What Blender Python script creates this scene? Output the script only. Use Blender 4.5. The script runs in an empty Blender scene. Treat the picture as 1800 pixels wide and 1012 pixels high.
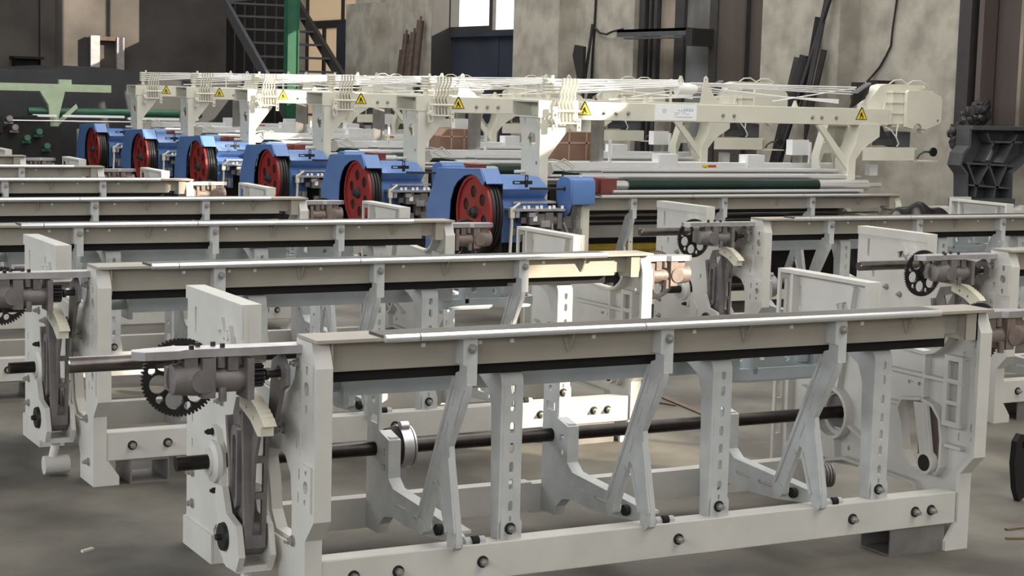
import bpy, bmesh, math, random
from mathutils import Vector, Matrix
from mathutils.geometry import tessellate_polygon
random.seed(7)
SC = bpy.context.scene
COL = SC.collection
R = math.radians

# ------------------------------------------------------------------ camera
cam_d = bpy.data.cameras.new('camera'); cam = bpy.data.objects.new('camera', cam_d); COL.objects.link(cam)
cam_d.sensor_fit = 'HORIZONTAL'; cam_d.sensor_width = 36.0; cam_d.lens = 3080.99 / 1800 * 36.0
cam_d.clip_end = 200
PITCH, ROLL, YAW = 0.1129, 0.0273, 0.493
fwd = Vector((math.sin(YAW)*math.cos(PITCH), math.cos(YAW)*math.cos(PITCH), -math.sin(PITCH)))
rgt = Vector((math.cos(YAW), -math.sin(YAW), 0)); upv = rgt.cross(fwd)
r2 = rgt*math.cos(ROLL) + upv*math.sin(ROLL); u2 = -rgt*math.sin(ROLL) + upv*math.cos(ROLL)
m = Matrix((r2, u2, -fwd)).transposed().to_4x4(); m.translation = Vector((-1.8586, -4.6339, 1.6138))
cam.matrix_world = m
SC.camera = cam

# ------------------------------------------------------------------ light
SC.view_settings.view_transform = 'Standard'; SC.view_settings.look = 'None'
SC.view_settings.gamma = 1.0; SC.view_settings.use_curve_mapping = False
SC.view_settings.exposure = -0.33
SC.cycles.use_denoising = True
SC.cycles.max_bounces = 7; SC.cycles.diffuse_bounces = 4; SC.cycles.glossy_bounces = 3
SC.cycles.sample_clamp_indirect = 6.0
w = bpy.data.worlds.new('world'); SC.world = w; w.use_nodes = True
w.node_tree.nodes['Background'].inputs[0].default_value = (0.93, 0.97, 1.0, 1)
w.node_tree.nodes['Background'].inputs[1].default_value = 2.2
SUN = Vector((-0.67, 0.67, -0.33)).normalized()
sun_d = bpy.data.lights.new('sun', 'SUN'); sun_d.energy = 14.0; sun_d.angle = R(0.5); sun_d.color = (1.0, 0.88, 0.70)
sun = bpy.data.objects.new('sun', sun_d); COL.objects.link(sun); sun.rotation_euler = SUN.to_track_quat('-Z', 'Y').to_euler()
def area(name, loc, target, sx, sy, e, col=(1, 1, 1)):
    d = bpy.data.lights.new(name, 'AREA'); d.shape = 'RECTANGLE'; d.size = sx; d.size_y = sy; d.energy = e; d.color = col
    o = bpy.data.objects.new(name, d); COL.objects.link(o); o.location = loc
    o.rotation_euler = (Vector(target)-Vector(loc)).to_track_quat('-Z', 'Y').to_euler(); return o
area('left_window_light', (-8.7, -4.0, 4.3), (0, -4, 2.2), 36, 2.4, 2150, (0.94, 0.97, 1.0))
area('skylight', (4.6, 6.0, 7.1), (4.6, 6, 0), 5.0, 30, 2250, (1.0, 0.98, 0.95))
area('front_fill_light', (0.5, -16.0, 6.6), (1.8, 2, 1.0), 15, 2.5, 520, (1.0, 0.96, 0.90))  # added fill hung in mid-hall for the front faces; no window there

# ------------------------------------------------------------------ materials
def nt(name):
    m = bpy.data.materials.new(name); m.use_nodes = True
    return m, m.node_tree, m.node_tree.nodes['Principled BSDF']
def mat(name, col, rough=0.5, metal=0.0, var=0.10, scale=9.0, bump=0.0, col2=None, spec=0.5, thr=(0.35, 0.7), detail=5.0, stretch=None):
    m, t, b = nt(name); N = t.nodes; L = t.links
    b.inputs['Roughness'].default_value = rough; b.inputs['Metallic'].default_value = metal
    b.inputs['Specular IOR Level'].default_value = spec
    tc = N.new('ShaderNodeTexCoord'); mp = N.new('ShaderNodeMapping'); L.new(tc.outputs['Object'], mp.inputs[0])
    if stretch: mp.inputs['Scale'].default_value = stretch
    nz = N.new('ShaderNodeTexNoise'); nz.inputs['Scale'].default_value = scale; nz.inputs['Detail'].default_value = detail
    L.new(mp.outputs[0], nz.inputs['Vector'])
    rp = N.new('ShaderNodeValToRGB'); L.new(nz.outputs['Fac'], rp.inputs[0])
    c2 = col2 or tuple(c*(1-var*2.2) for c in col)
    rp.color_ramp.elements[0].position = thr[0]; rp.color_ramp.elements[0].color = (*c2, 1)
    rp.color_ramp.elements[1].position = thr[1]; rp.color_ramp.elements[1].color = (*col, 1)
    L.new(rp.outputs[0], b.inputs['Base Color'])
    if bump:
        bp = N.new('ShaderNodeBump'); bp.inputs['Strength'].default_value = bump; bp.inputs['Distance'].default_value = 0.02
        L.new(nz.outputs['Fac'], bp.inputs['Height']); L.new(bp.outputs[0], b.inputs['Normal'])
    return m
M = {}
M['cream'] = mat('cream_paint', (0.66, 0.645, 0.595), 0.42, var=0.05, scale=6)
M['creamy'] = mat('warm_cream_paint', (0.70, 0.68, 0.575), 0.40, var=0.04, scale=5)
M['beam'] = mat('shaded_beam_paint', (0.40, 0.368, 0.31), 0.45, var=0.06, scale=5)  # tan beam paint, darkened for the shade under the rail overhang
M['grey'] = mat('blue_grey_primer', (0.43, 0.47, 0.48), 0.5, var=0.08, scale=7)
M['rib'] = mat('pale_grey_casting', (0.58, 0.59, 0.585), 0.5, var=0.07, scale=12)
M['black'] = mat('black_oxide', (0.018, 0.017, 0.017), 0.45, var=0.2)
M['void'] = mat('black_rubber_and_shade', (0.012, 0.011, 0.011), 0.8, var=0.1)  # black for rubber and fittings; also paints shade inside guards and looms
M['shaft'] = mat('oiled_black_steel', (0.035, 0.028, 0.024), 0.35, 0.6, var=0.2, scale=20)
M['iron'] = mat('bare_cast_iron', (0.24, 0.22, 0.215), 0.5, 0.35, var=0.14, scale=18, bump=0.15)
M['brown_iron'] = mat('brown_cast_iron', (0.27, 0.215, 0.19), 0.55, 0.25, var=0.14, scale=18, bump=0.15)
M['alu'] = mat('milled_aluminium', (0.62, 0.60, 0.62), 0.38, 0.7, var=0.12, scale=14)
M['chrome'] = mat('chrome', (0.90, 0.91, 0.92), 0.22, 0.72, var=0.03, scale=4)
M['steel'] = mat('steel', (0.50, 0.49, 0.48), 0.30, 1.0, var=0.12, scale=10)
M['rod'] = mat('rolled_steel_rod', (0.30, 0.275, 0.26), 0.28, 1.0, var=0.15, scale=14)
M['raildark'] = mat('dark_rail_steel', (0.13, 0.123, 0.118), 0.30, 0.6, var=0.2, scale=10, stretch=(.2, 1, 1))
M['zinc'] = mat('zinc_bolt', (0.50, 0.49, 0.46), 0.4, 0.8, var=0.1)
M['plastic'] = mat('cream_nylon', (0.74, 0.70, 0.56), 0.45, var=0.06)
M['blue'] = mat('blue_paint', (0.105, 0.205, 0.46), 0.33, var=0.05, scale=5)
M['red'] = mat('red_paint', (0.30, 0.024, 0.022), 0.42, var=0.10, scale=8)
M['maroon'] = mat('maroon_casing', (0.19, 0.05, 0.045), 0.4, var=0.08)
M['white'] = mat('white_plastic', (0.90, 0.90, 0.905), 0.4, var=0.02)
M['cord'] = mat('white_cord', (0.84, 0.84, 0.82), 0.7, var=0.03)
M['dgreen'] = mat('dark_green_cover', (0.012, 0.032, 0.026), 0.25, var=0.12, scale=4)
M['green'] = mat('green_paint', (0.018, 0.105, 0.055), 0.4, var=0.1)
M['palegreen'] = mat('pale_green_paint', (0.46, 0.56, 0.38), 0.45, var=0.06)
M['gold'] = mat('golden_roller', (0.50, 0.33, 0.05), 0.35, 0.3, var=0.1)
M['yellow'] = mat('sticker_yellow', (0.86, 0.66, 0.03), 0.5, var=0.02)
M['stripred'] = mat('sticker_red', (0.62, 0.10, 0.05), 0.5, var=0.02)
M['carton'] = mat('brown_cardboard', (0.27, 0.155, 0.105), 0.7, var=0.1, scale=6)
M['tape'] = mat('carton_tape', (0.45, 0.31, 0.23), 0.45, var=0.05)
M['bag'] = mat('black_plastic_sheet', (0.014, 0.013, 0.015), 0.22, var=0.2, scale=5)
M['tarp'] = mat('dark_tarp', (0.022, 0.021, 0.025), 0.6, var=0.2, scale=3)
M['darkcast'] = mat('dark_primer_casting', (0.075, 0.077, 0.085), 0.55, var=0.1, scale=9)
M['rust'] = mat('rusty_steel', (0.105, 0.070, 0.054), 0.65, 0.2, var=0.18, scale=14)
M['wood'] = mat('old_wood', (0.20, 0.14, 0.10), 0.8, var=0.15, scale=10)
M['darkbar'] = mat('dark_steel_bar', (0.045, 0.040, 0.042), 0.5, 0.4, var=0.15, scale=8)
M['label'] = mat('name_plate_silver', (0.90, 0.91, 0.92), 0.25, 0.0, var=0.02)
M['print'] = mat('plate_print_blue', (0.42, 0.55, 0.63), 0.4, var=0.02)
M['printg'] = mat('plate_print_grey', (0.42, 0.43, 0.44), 0.4, var=0.02)
M['panel'] = mat('zinc_sheet_panel', (0.50, 0.47, 0.45), 0.4, 0.5, var=0.07)
M['floor'] = mat('concrete_floor', (0.165, 0.152, 0.124), 0.7, var=0.0, scale=1.9, bump=0.10, col2=(0.075, 0.069, 0.056), thr=(0.38, 0.62), detail=12)
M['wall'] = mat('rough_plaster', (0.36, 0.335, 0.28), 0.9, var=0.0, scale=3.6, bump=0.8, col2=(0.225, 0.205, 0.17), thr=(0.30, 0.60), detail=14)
M['endwall'] = mat('dark_brick_plaster', (0.13, 0.115, 0.105), 0.9, var=0.0, scale=1.1, bump=0.3, col2=(0.055, 0.05, 0.048), thr=(0.3, 0.7), detail=8)  # dark mottled tone over the whole end wall
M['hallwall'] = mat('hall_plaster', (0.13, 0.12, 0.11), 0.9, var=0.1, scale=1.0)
M['bluedoor'] = mat('navy_door_sheet', (0.033, 0.040, 0.060), 0.5, var=0.12, scale=2)
M['browndoor'] = mat('brown_steel_door', (0.085, 0.066, 0.056), 0.55, var=0.15, scale=2, stretch=(1, 1, 0.2))
M['tanpanel'] = mat('weathered_tan_panel', (0.27, 0.225, 0.17), 0.6, var=0.0, scale=2.2, col2=(0.09, 0.078, 0.068), thr=(0.35, 0.65), stretch=(1, 1, 0.5))
M['bluepanel'] = mat('weathered_grey_panel', (0.165, 0.17, 0.175), 0.6, var=0.0, scale=2.2, col2=(0.085, 0.078, 0.072), thr=(0.35, 0.6), stretch=(1, 1, 0.5))
M['frame'] = mat('grimy_frame_and_shade', (0.035, 0.031, 0.030), 0.6, var=0.1)  # dark frame colour; also paints the shade on the window jamb
def translucent(name, col, strength=0.8):
    m = bpy.data.materials.new(name); m.use_nodes = True; t = m.node_tree
    for n in list(t.nodes): t.nodes.remove(n)
    o = t.nodes.new('ShaderNodeOutputMaterial'); a = t.nodes.new('ShaderNodeBsdfTranslucent'); d = t.nodes.new('ShaderNodeBsdfDiffuse'); x = t.nodes.new('ShaderNodeMixShader')
    a.inputs[0].default_value = (*col, 1); d.inputs[0].default_value = (*col, 1); x.inputs[0].default_value = 1-strength
    t.links.new(a.outputs[0], x.inputs[1]); t.links.new(d.outputs[0], x.inputs[2]); t.links.new(x.outputs[0], o.inputs[0]); return m
M['film'] = translucent('cloudy_plastic_film', (0.42, 0.37, 0.31))
def glassmat():
    m = bpy.data.materials.new('thin_glass'); m.use_nodes = True; t = m.node_tree
    for n in list(t.nodes): t.nodes.remove(n)
    o = t.nodes.new('ShaderNodeOutputMaterial'); a = t.nodes.new('ShaderNodeBsdfTransparent'); g = t.nodes.new('ShaderNodeBsdfGlossy'); x = t.nodes.new('ShaderNodeMixShader')
    a.inputs[0].default_value = (0.93, 0.95, 0.95, 1); g.inputs['Roughness'].default_value = 0.03; x.inputs[0].default_value = 0.06
    t.links.new(a.outputs[0], x.inputs[1]); t.links.new(g.outputs[0], x.inputs[2]); t.links.new(x.outputs[0], o.inputs[0]); return m
M['glass'] = glassmat()

# ------------------------------------------------------------------ mesh builder
def circ(a, b, r, n=16, ph=0.0): return [(a+r*math.cos(ph+2*math.pi*i/n), b+r*math.sin(ph+2*math.pi*i/n)) for i in range(n)]
def rect(a0, a1, b0, b1): return [(a0, b0), (a1, b0), (a1, b1), (a0, b1)]
def slot(a, b, wd, h, n=4):
    r = wd/2; hh = h/2-r; p = []
    for i in range(n+1): t = math.pi*i/n; p.append((a+r*math.cos(t), b+hh+r*math.sin(t)))
    for i in range(n+1): t = math.pi+math.pi*i/n; p.append((a+r*math.cos(t), b-hh+r*math.sin(t)))
    return p
def hslot(a, b, wd, h, n=4): return [(a+(q-b), b+(p-a)) for p, q in slot(a, b, h, wd, n)]
def arc(a, b, r, t0, t1, n): return [(a+r*math.cos(R(t0+(t1-t0)*i/n)), b+r*math.sin(R(t0+(t1-t0)*i/n))) for i in range(n+1)]
def to3(pl, p, d): return (d, p[0], p[1]) if pl == 'yz' else (p[0], d, p[1]) if pl == 'xz' else (p[0], p[1], d)
class MB:
    def __init__(s): s.v = []; s.f = []; s.mi = []; s.cur = 0
    def add(s, vs, fs):
        k = len(s.v); s.v += [tuple(q) for q in vs]; s.f += [tuple(i+k for i in f) for f in fs]; s.mi += [s.cur]*len(fs); return s
    def mat(s, i): s.cur = i; return s
    def box(s, x0, x1, y0, y1, z0, z1):
        return s.add([(x0,y0,z0),(x1,y0,z0),(x1,y1,z0),(x0,y1,z0),(x0,y0,z1),(x1,y0,z1),(x1,y1,z1),(x0,y1,z1)],
                     [(0,3,2,1),(4,5,6,7),(0,1,5,4),(1,2,6,5),(2,3,7,6),(3,0,4,7)])
    def prism(s, pl, outer, holes, a, b):
        loops = [outer]+list(holes); flat = [p for l in loops for p in l]; n = len(flat)
        if len(loops) == 1 and len(outer) <= 4: tri = [tuple(range(len(outer)))]
        else: tri = tessellate_polygon([[Vector((p[0], p[1], 0)) for p in l] for l in loops])
        vs = [to3(pl, p, a) for p in flat]+[to3(pl, p, b) for p in flat]; fs = []
        for t in tri: fs += [tuple(t), tuple(i+n for i in reversed(t))]
        k = 0
        for l in loops:
            c = len(l)
            for i in range(c): j = (i+1) % c; fs.append((k+i, k+j, k+j+n, k+i+n))
            k += c
        return s.add(vs, fs)
    def rev(s, p0, p1, prof, n=20, caps=True):
        """prof: list of (t along p0->p1 in metres, radius)"""
        p0 = Vector(p0); ax = (Vector(p1)-p0).normalized()
        u = ax.orthogonal().normalized(); v = ax.cross(u); vs = []; fs = []
        for t, r in prof:
            for i in range(n):
                c = 2*math.pi*i/n; vs.append(p0+ax*t+(u*math.cos(c)+v*math.sin(c))*r)
        for k in range(len(prof)-1):
            for i in range(n): j = (i+1) % n; fs.append((k*n+i, k*n+j, (k+1)*n+j, (k+1)*n+i))
        if caps: fs += [tuple(reversed(range(n))), tuple(range((len(prof)-1)*n, len(prof)*n))]
        return s.add(vs, fs)
    def cyl(s, p0, p1, r, n=16, r1=None):
        l = (Vector(p1)-Vector(p0)).length; return s.rev(p0, p1, [(0, r), (l, r if r1 is None else r1)], n)
    def ring(s, p0, p1, ro, ri, n=24):
        l = (Vector(p1)-Vector(p0)).length; return s.rev(p0, p1, [(0, ri), (0, ro), (l, ro), (l, ri), (0, ri)], n, False)
    def tube(s, pts, r, n=6):
        pts = [Vector(p) for p in pts]; vs = []; fs = []; pu = None
        for i, p in enumerate(pts):
            d = (pts[min(i+1, len(pts)-1)]-pts[max(i-1, 0)]).normalized()
            u = d.orthogonal().normalized() if pu is None else (pu-d*pu.dot(d)).normalized(); pu = u; v = d.cross(u)
            vs += [p+(u*math.cos(2*math.pi*k/n)+v*math.sin(2*math.pi*k/n))*r for k in range(n)]
        for i in range(len(pts)-1):
            for k in range(n): j = (k+1) % n; fs.append((i*n+k, i*n+j, (i+1)*n+j, (i+1)*n+k))
        fs += [tuple(reversed(range(n))), tuple(range((len(pts)-1)*n, len(pts)*n))]
        return s.add(vs, fs)
    def strip(s, pl, pts, th, a, b):
        """a bent flange: the polyline thickened by th on its left side and extruded from a to b"""
        P = [Vector(p) for p in pts]; off = []
        for i in range(len(P)):
            d = (P[min(i+1, len(P)-1)]-P[max(i-1, 0)]).normalized(); off.append(P[i]+Vector((-d.y, d.x))*th)
        n = len(P); vs = [to3(pl, p, a) for p in P]+[to3(pl, p, a) for p in off]+[to3(pl, p, b) for p in P]+[to3(pl, p, b) for p in off]; fs = []
        for i in range(n-1):
            fs += [(i, i+1, n+i+1, n+i), (2*n+i, 3*n+i, 3*n+i+1, 2*n+i+1), (i, 2*n+i, 2*n+i+1, i+1), (n+i, n+i+1, 3*n+i+1, 3*n+i)]
        fs += [(0, n, 3*n, 2*n), (n-1, 3*n-1, 4*n-1, 2*n-1)]
        return s.add(vs, fs)
    def mirror_x(s, L): s.v = [(L-x, y, z) for x, y, z in s.v]; return s
    def xf(s, mtx): s.v = [tuple(mtx @ Vector(q)) for q in s.v]; return s
    def mesh(s, name, mats, ang=32):
        me = bpy.data.meshes.new(name); me.from_pydata(s.v, [], s.f); me.validate(verbose=False)
        for k in (mats if isinstance(mats, (list, tuple)) else [mats]): me.materials.append(M[k] if isinstance(k, str) else k)
        if max(s.mi, default=0) and len(me.polygons) == len(s.mi): me.polygons.foreach_set('material_index', s.mi)
        b = bmesh.new(); b.from_mesh(me); bmesh.ops.recalc_face_normals(b, faces=b.faces); b.to_mesh(me); b.free()
        me.polygons.foreach_set('use_smooth', [True]*len(me.polygons)); me.set_sharp_from_angle(angle=R(ang)); return me
def put(name, me, parent=None, loc=(0, 0, 0), rot=(0, 0, 0), label=None, bevel=0):
    o = bpy.data.objects.new(name, me); COL.objects.link(o); o.location = loc; o.rotation_euler = rot
    if parent: o.parent = parent
    if label: o['label'] = label
    if bevel:
        b = o.modifiers.new('edge', 'BEVEL'); b.width = bevel; b.segments = 2; b.limit_method = 'ANGLE'; b.angle_limit = R(50)
    return o
def root(name, label, cat, loc=(0, 0, 0), rz=0.0, group=None):
    o = bpy.data.objects.new(name, None); COL.objects.link(o); o.location = loc; o.rotation_euler = (0, 0, rz); o.empty_display_size = 0.2
    o['label'] = label; o['category'] = cat
    if group: o['group'] = group
    return o
def thing(name, me, label, cat, loc=(0, 0, 0), rot=(0, 0, 0), group=None, bevel=0):
    o = put(name, me, None, loc, rot, label, bevel); o['category'] = cat
    if group: o['group'] = group
    return o
def struct(name, me, parent=None, loc=(0, 0, 0), rot=(0, 0, 0)):
    o = put(name, me, parent, loc, rot)
    if parent is None: o['kind'] = 'structure'
    return o
def copy_tree(o, parent=None, skip=()):
    kids = [k for k in ALLKIDS.get(o, [])] if False else list(o.children)
    c = o.copy(); COL.objects.link(c); c.parent = parent
    for k in kids:
        if k.name.split('.')[0] not in skip: copy_tree(k, c, skip)
    return c
ALLKIDS = {}

# ------------------------------------------------------------------ the room
XW, YE = 8.6, 26.0
fl = MB().box(-9, 10.5, -30, YE+0.4, -0.25, 0.0)
floor = struct('floor', fl.mesh('floor', 'floor'))
op = [rect(14.73, 17.38, 0.02, 3.5), rect(9.6, 12.13, 0.02, 2.75), rect(4.2, 6.89, 1.42, 2.75), rect(20.05, 22.6, 0.02, 3.3)]
sunw = [rect(-5.05, -3.40, 2.90, 4.35), rect(1.05, 2.45, 3.36, 4.5), rect(6.45, 9.1, 2.95, 4.05), rect(22.65, 24.4, 3.05, 4.6)]
wr = MB().prism('yz', rect(-30, YE+0.4, 0, 7.5), op+sunw, XW, XW+0.42)
for y0, y1 in ((8.23, 9.42), (13.42, 14.55), (18.82, 19.87)): wr.box(XW-0.23, XW-0.0002, y0, y1, 0, 2.8)
struct('wall_right', wr.mesh('wall_right', 'wall'))
wb = MB().box(-9, XW, YE, YE+0.4, 0, 7.5); wb.box(5.25, 5.5, YE-0.12, YE, 0, 7.5)
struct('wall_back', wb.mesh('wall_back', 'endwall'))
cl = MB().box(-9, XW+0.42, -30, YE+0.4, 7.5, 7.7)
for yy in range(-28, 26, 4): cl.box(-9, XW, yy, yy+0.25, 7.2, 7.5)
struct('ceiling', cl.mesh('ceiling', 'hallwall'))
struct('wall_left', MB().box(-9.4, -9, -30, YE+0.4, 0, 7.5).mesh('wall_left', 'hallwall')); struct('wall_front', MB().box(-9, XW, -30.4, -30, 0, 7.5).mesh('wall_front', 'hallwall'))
for k, (y0, y1, z0, z1) in enumerate([(-5.05, -3.40, 2.90, 4.35), (1.05, 2.45, 3.36, 4.5), (6.45, 9.1, 2.95, 4.05), (22.65, 24.4, 3.05, 4.6)]):
    b = MB(); t = 0.035
    b.prism('yz', rect(y0, y1, z0, z1), [rect(y0+t, (y0+y1)/2-t/2, z0+t, z1-t), rect((y0+y1)/2+t/2, y1-t, z0+t, z1-t)], XW+0.3, XW+0.35)
    struct('window_%d' % (k+2), b.mesh('high_window', 'frame'))
# bay with the bright window above a navy sheet-metal door
b = MB().box(XW+0.34, XW+0.38, 14.73, 17.38, 0, 2.33)
d1 = struct('door_1', b.mesh('navy_door', 'bluedoor'))
b = MB()
for y in (14.75, 16.0, 17.3): b.box(XW+0.325, XW+0.34, y, y+0.05, 0, 2.33)
b.box(XW+0.28, XW+0.38, 14.73, 17.38, 2.30, 2.36); put('rail', b.mesh('door_rail', 'bluedoor'), d1)
b = MB().prism('yz', rect(14.73, 17.38, 2.36, 3.5), [rect(14.79, 16.10, 2.38, 3.44), rect(16.20, 17.36, 2.44, 3.44)], XW+0.28, XW+0.33)
w1 = struct('window_1', b.mesh('bright_window_frame', 'frame'))
put('pane', MB().box(XW+0.30, XW+0.306, 14.79, 16.10, 2.38, 3.44).mesh('pane_a', 'glass'), w1)
put('pane', MB().box(XW+0.30, XW+0.306, 16.20, 17.36, 2.44, 3.44).mesh('pane_b', 'glass'), w1)
put('darkened_reveal', MB().box(XW+0.005, XW+0.42, 17.375, 17.385, 0.02, 3.5).mesh('darkened_reveal', 'frame'), d1)  # jamb face darkened in its colour for contrast beside the bright window
# bay with the brown steel doors
b = MB().box(XW+0.3, XW+0.34, 9.6, 12.13, 0, 2.75); d2 = struct('door_2', b.mesh('door_back', 'browndoor'))
for nm, y0, y1, x0, mk in (('panel', 11.40, 11.72, 0.09, 'tanpanel'), ('panel', 10.74, 11.20, 0.085, 'bluepanel'), ('panel', 10.10, 10.58, 0.06, 'browndoor'), ('panel', 9.62, 10.10, 0.10, 'browndoor')):
    put(nm, MB().box(XW+x0, XW+x0+0.04, y0, y1, 0.02, 2.72).mesh('door_panel', mk), d2)
for y0, y1 in ((11.99, 12.10), (11.86, 11.90), (11.74, 11.80), (11.20, 11.38), (10.58, 10.72), (10.07, 10.10)):
    put('post', MB().box(XW+0.045, XW+0.3, y0, y1, 0.02, 2.72).mesh('door_post', 'frame'), d2)
# dark roller shutter at the right edge
b = MB().box(XW+0.16, XW+0.2, 4.2, 6.89, 1.42, 2.75); d3 = struct('door_3', b.mesh('dark_shutter', 'browndoor'))
put('post', MB().box(XW-0.02, XW+0.10, 6.74, 6.89, 1.42, 2.75).mesh('jamb', 'frame'), d3)
put('post', MB().box(XW-0.01, XW+0.14, 6.60, 6.66, 1.42, 2.75).mesh('jamb2', 'browndoor'), d3)
put('strip', MB().box(XW+0.10, XW+0.16, 6.245, 6.285, 1.42, 2.75).mesh('rusty_strip', 'tanpanel'), d3)
put('sill', MB().box(XW-0.05, XW+0.2, 4.2, 6.89, 1.38, 1.42).mesh('sill', 'frame'), d3)
# dark sheet added to darken the wall by the back corner, then the lattice bay behind the stairs
d5 = struct('corner_dark_sheet', MB().box(XW-0.03, XW-0.001, 22.75, 25.9, 0, 3.02).mesh('corner_darkening_sheet', 'frame'))
for k in range(6): put('seam', MB().box(XW-0.05, XW-0.03, 22.8+.52*k, 22.84+.52*k, 0, 3.0).mesh('seam', 'darkcast'), d5)
b = MB().prism('yz', rect(20.05, 22.6, 0.02, 3.3), [rect(20.12, 21.0, 2.62, 3.24), rect(21.1, 22.5, 2.62, 3.24), rect(21.15, 22.5, 0.3, 2.5)], XW+0.2, XW+0.26)
w6 = struct('window_6', b.mesh('lattice_frame', 'frame'))
for y0, y1, z0, z1 in ((20.12, 21.0, 2.62, 3.24), (21.1, 22.5, 2.62, 3.24), (21.15, 21.75, 0.3, 2.5), (21.85, 22.5, 0.3, 2.5)):
    put('pane', MB().box(XW+0.22, XW+0.23, y0, y1, z0, z1).mesh('film_pane', 'film'), w6)
put('bar', MB().box(XW+0.19, XW+0.26, 21.75, 21.85, 0.3, 2.5).mesh('lattice_bar', 'frame'), w6)
hole = [(20.62, 1.95), (20.52, 2.08), (20.58, 2.28), (20.68, 2.30), (20.76, 2.22), (20.78, 2.0), (20.72, 1.88)]
d4 = struct('door_4', MB().prism('yz', rect(20.05, 21.08, 0.02, 2.55), [hole], XW+0.12, XW+0.15).mesh('dark_door_with_torn_hole', 'bluedoor'))
put('pane', MB().box(XW+0.165, XW+0.17, 20.45, 20.85, 1.8, 2.35).mesh('film_behind_hole', 'film'), d4)

# ------------------------------------------------------------------ fastener meshes (axis: -Y or -X)
def bolt_mesh(name, wr, hr, ln, mats, axis='y', stud=0.0):
    a = (lambda t: (0, -t, 0)) if axis == 'y' else (lambda t: (-t, 0, 0))
    b = MB().cyl(a(0), a(0.004), wr, 14); b.mat(1 if len(mats) > 1 else 0).cyl(a(0.004), a(ln), hr, 6)
    if stud: b.cyl(a(ln), a(ln+stud), hr*0.55, 8)
    return b.mesh(name, mats)
BOLT_F = bolt_mesh('beam_bolt', 0.019, 0.0125, 0.018, ['black', 'zinc'], 'y', 0.012)
BOLT_X = bolt_mesh('side_bolt', 0.017, 0.0115, 0.016, ['zinc', 'zinc'], 'x', 0.010)
BOLT_N = bolt_mesh('nut_bolt', 0.015, 0.011, 0.014, ['zinc', 'zinc'], 'y', 0.008)
BOLT_K = bolt_mesh('black_bolt', 0.013, 0.011, 0.02, ['black', 'black'], 'x', 0.008)
SCREW = MB().cyl((0, 0, 0), (0, 0, 0.012), 0.0075, 10).mesh('cap_screw', 'black')
TABB = MB().box(-0.006, 0.006, -0.006, 0.0, -0.006, 0.006).mesh('bright_bolt_square', 'white')  # white squares painting the light seen at bolts and holes

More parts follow.
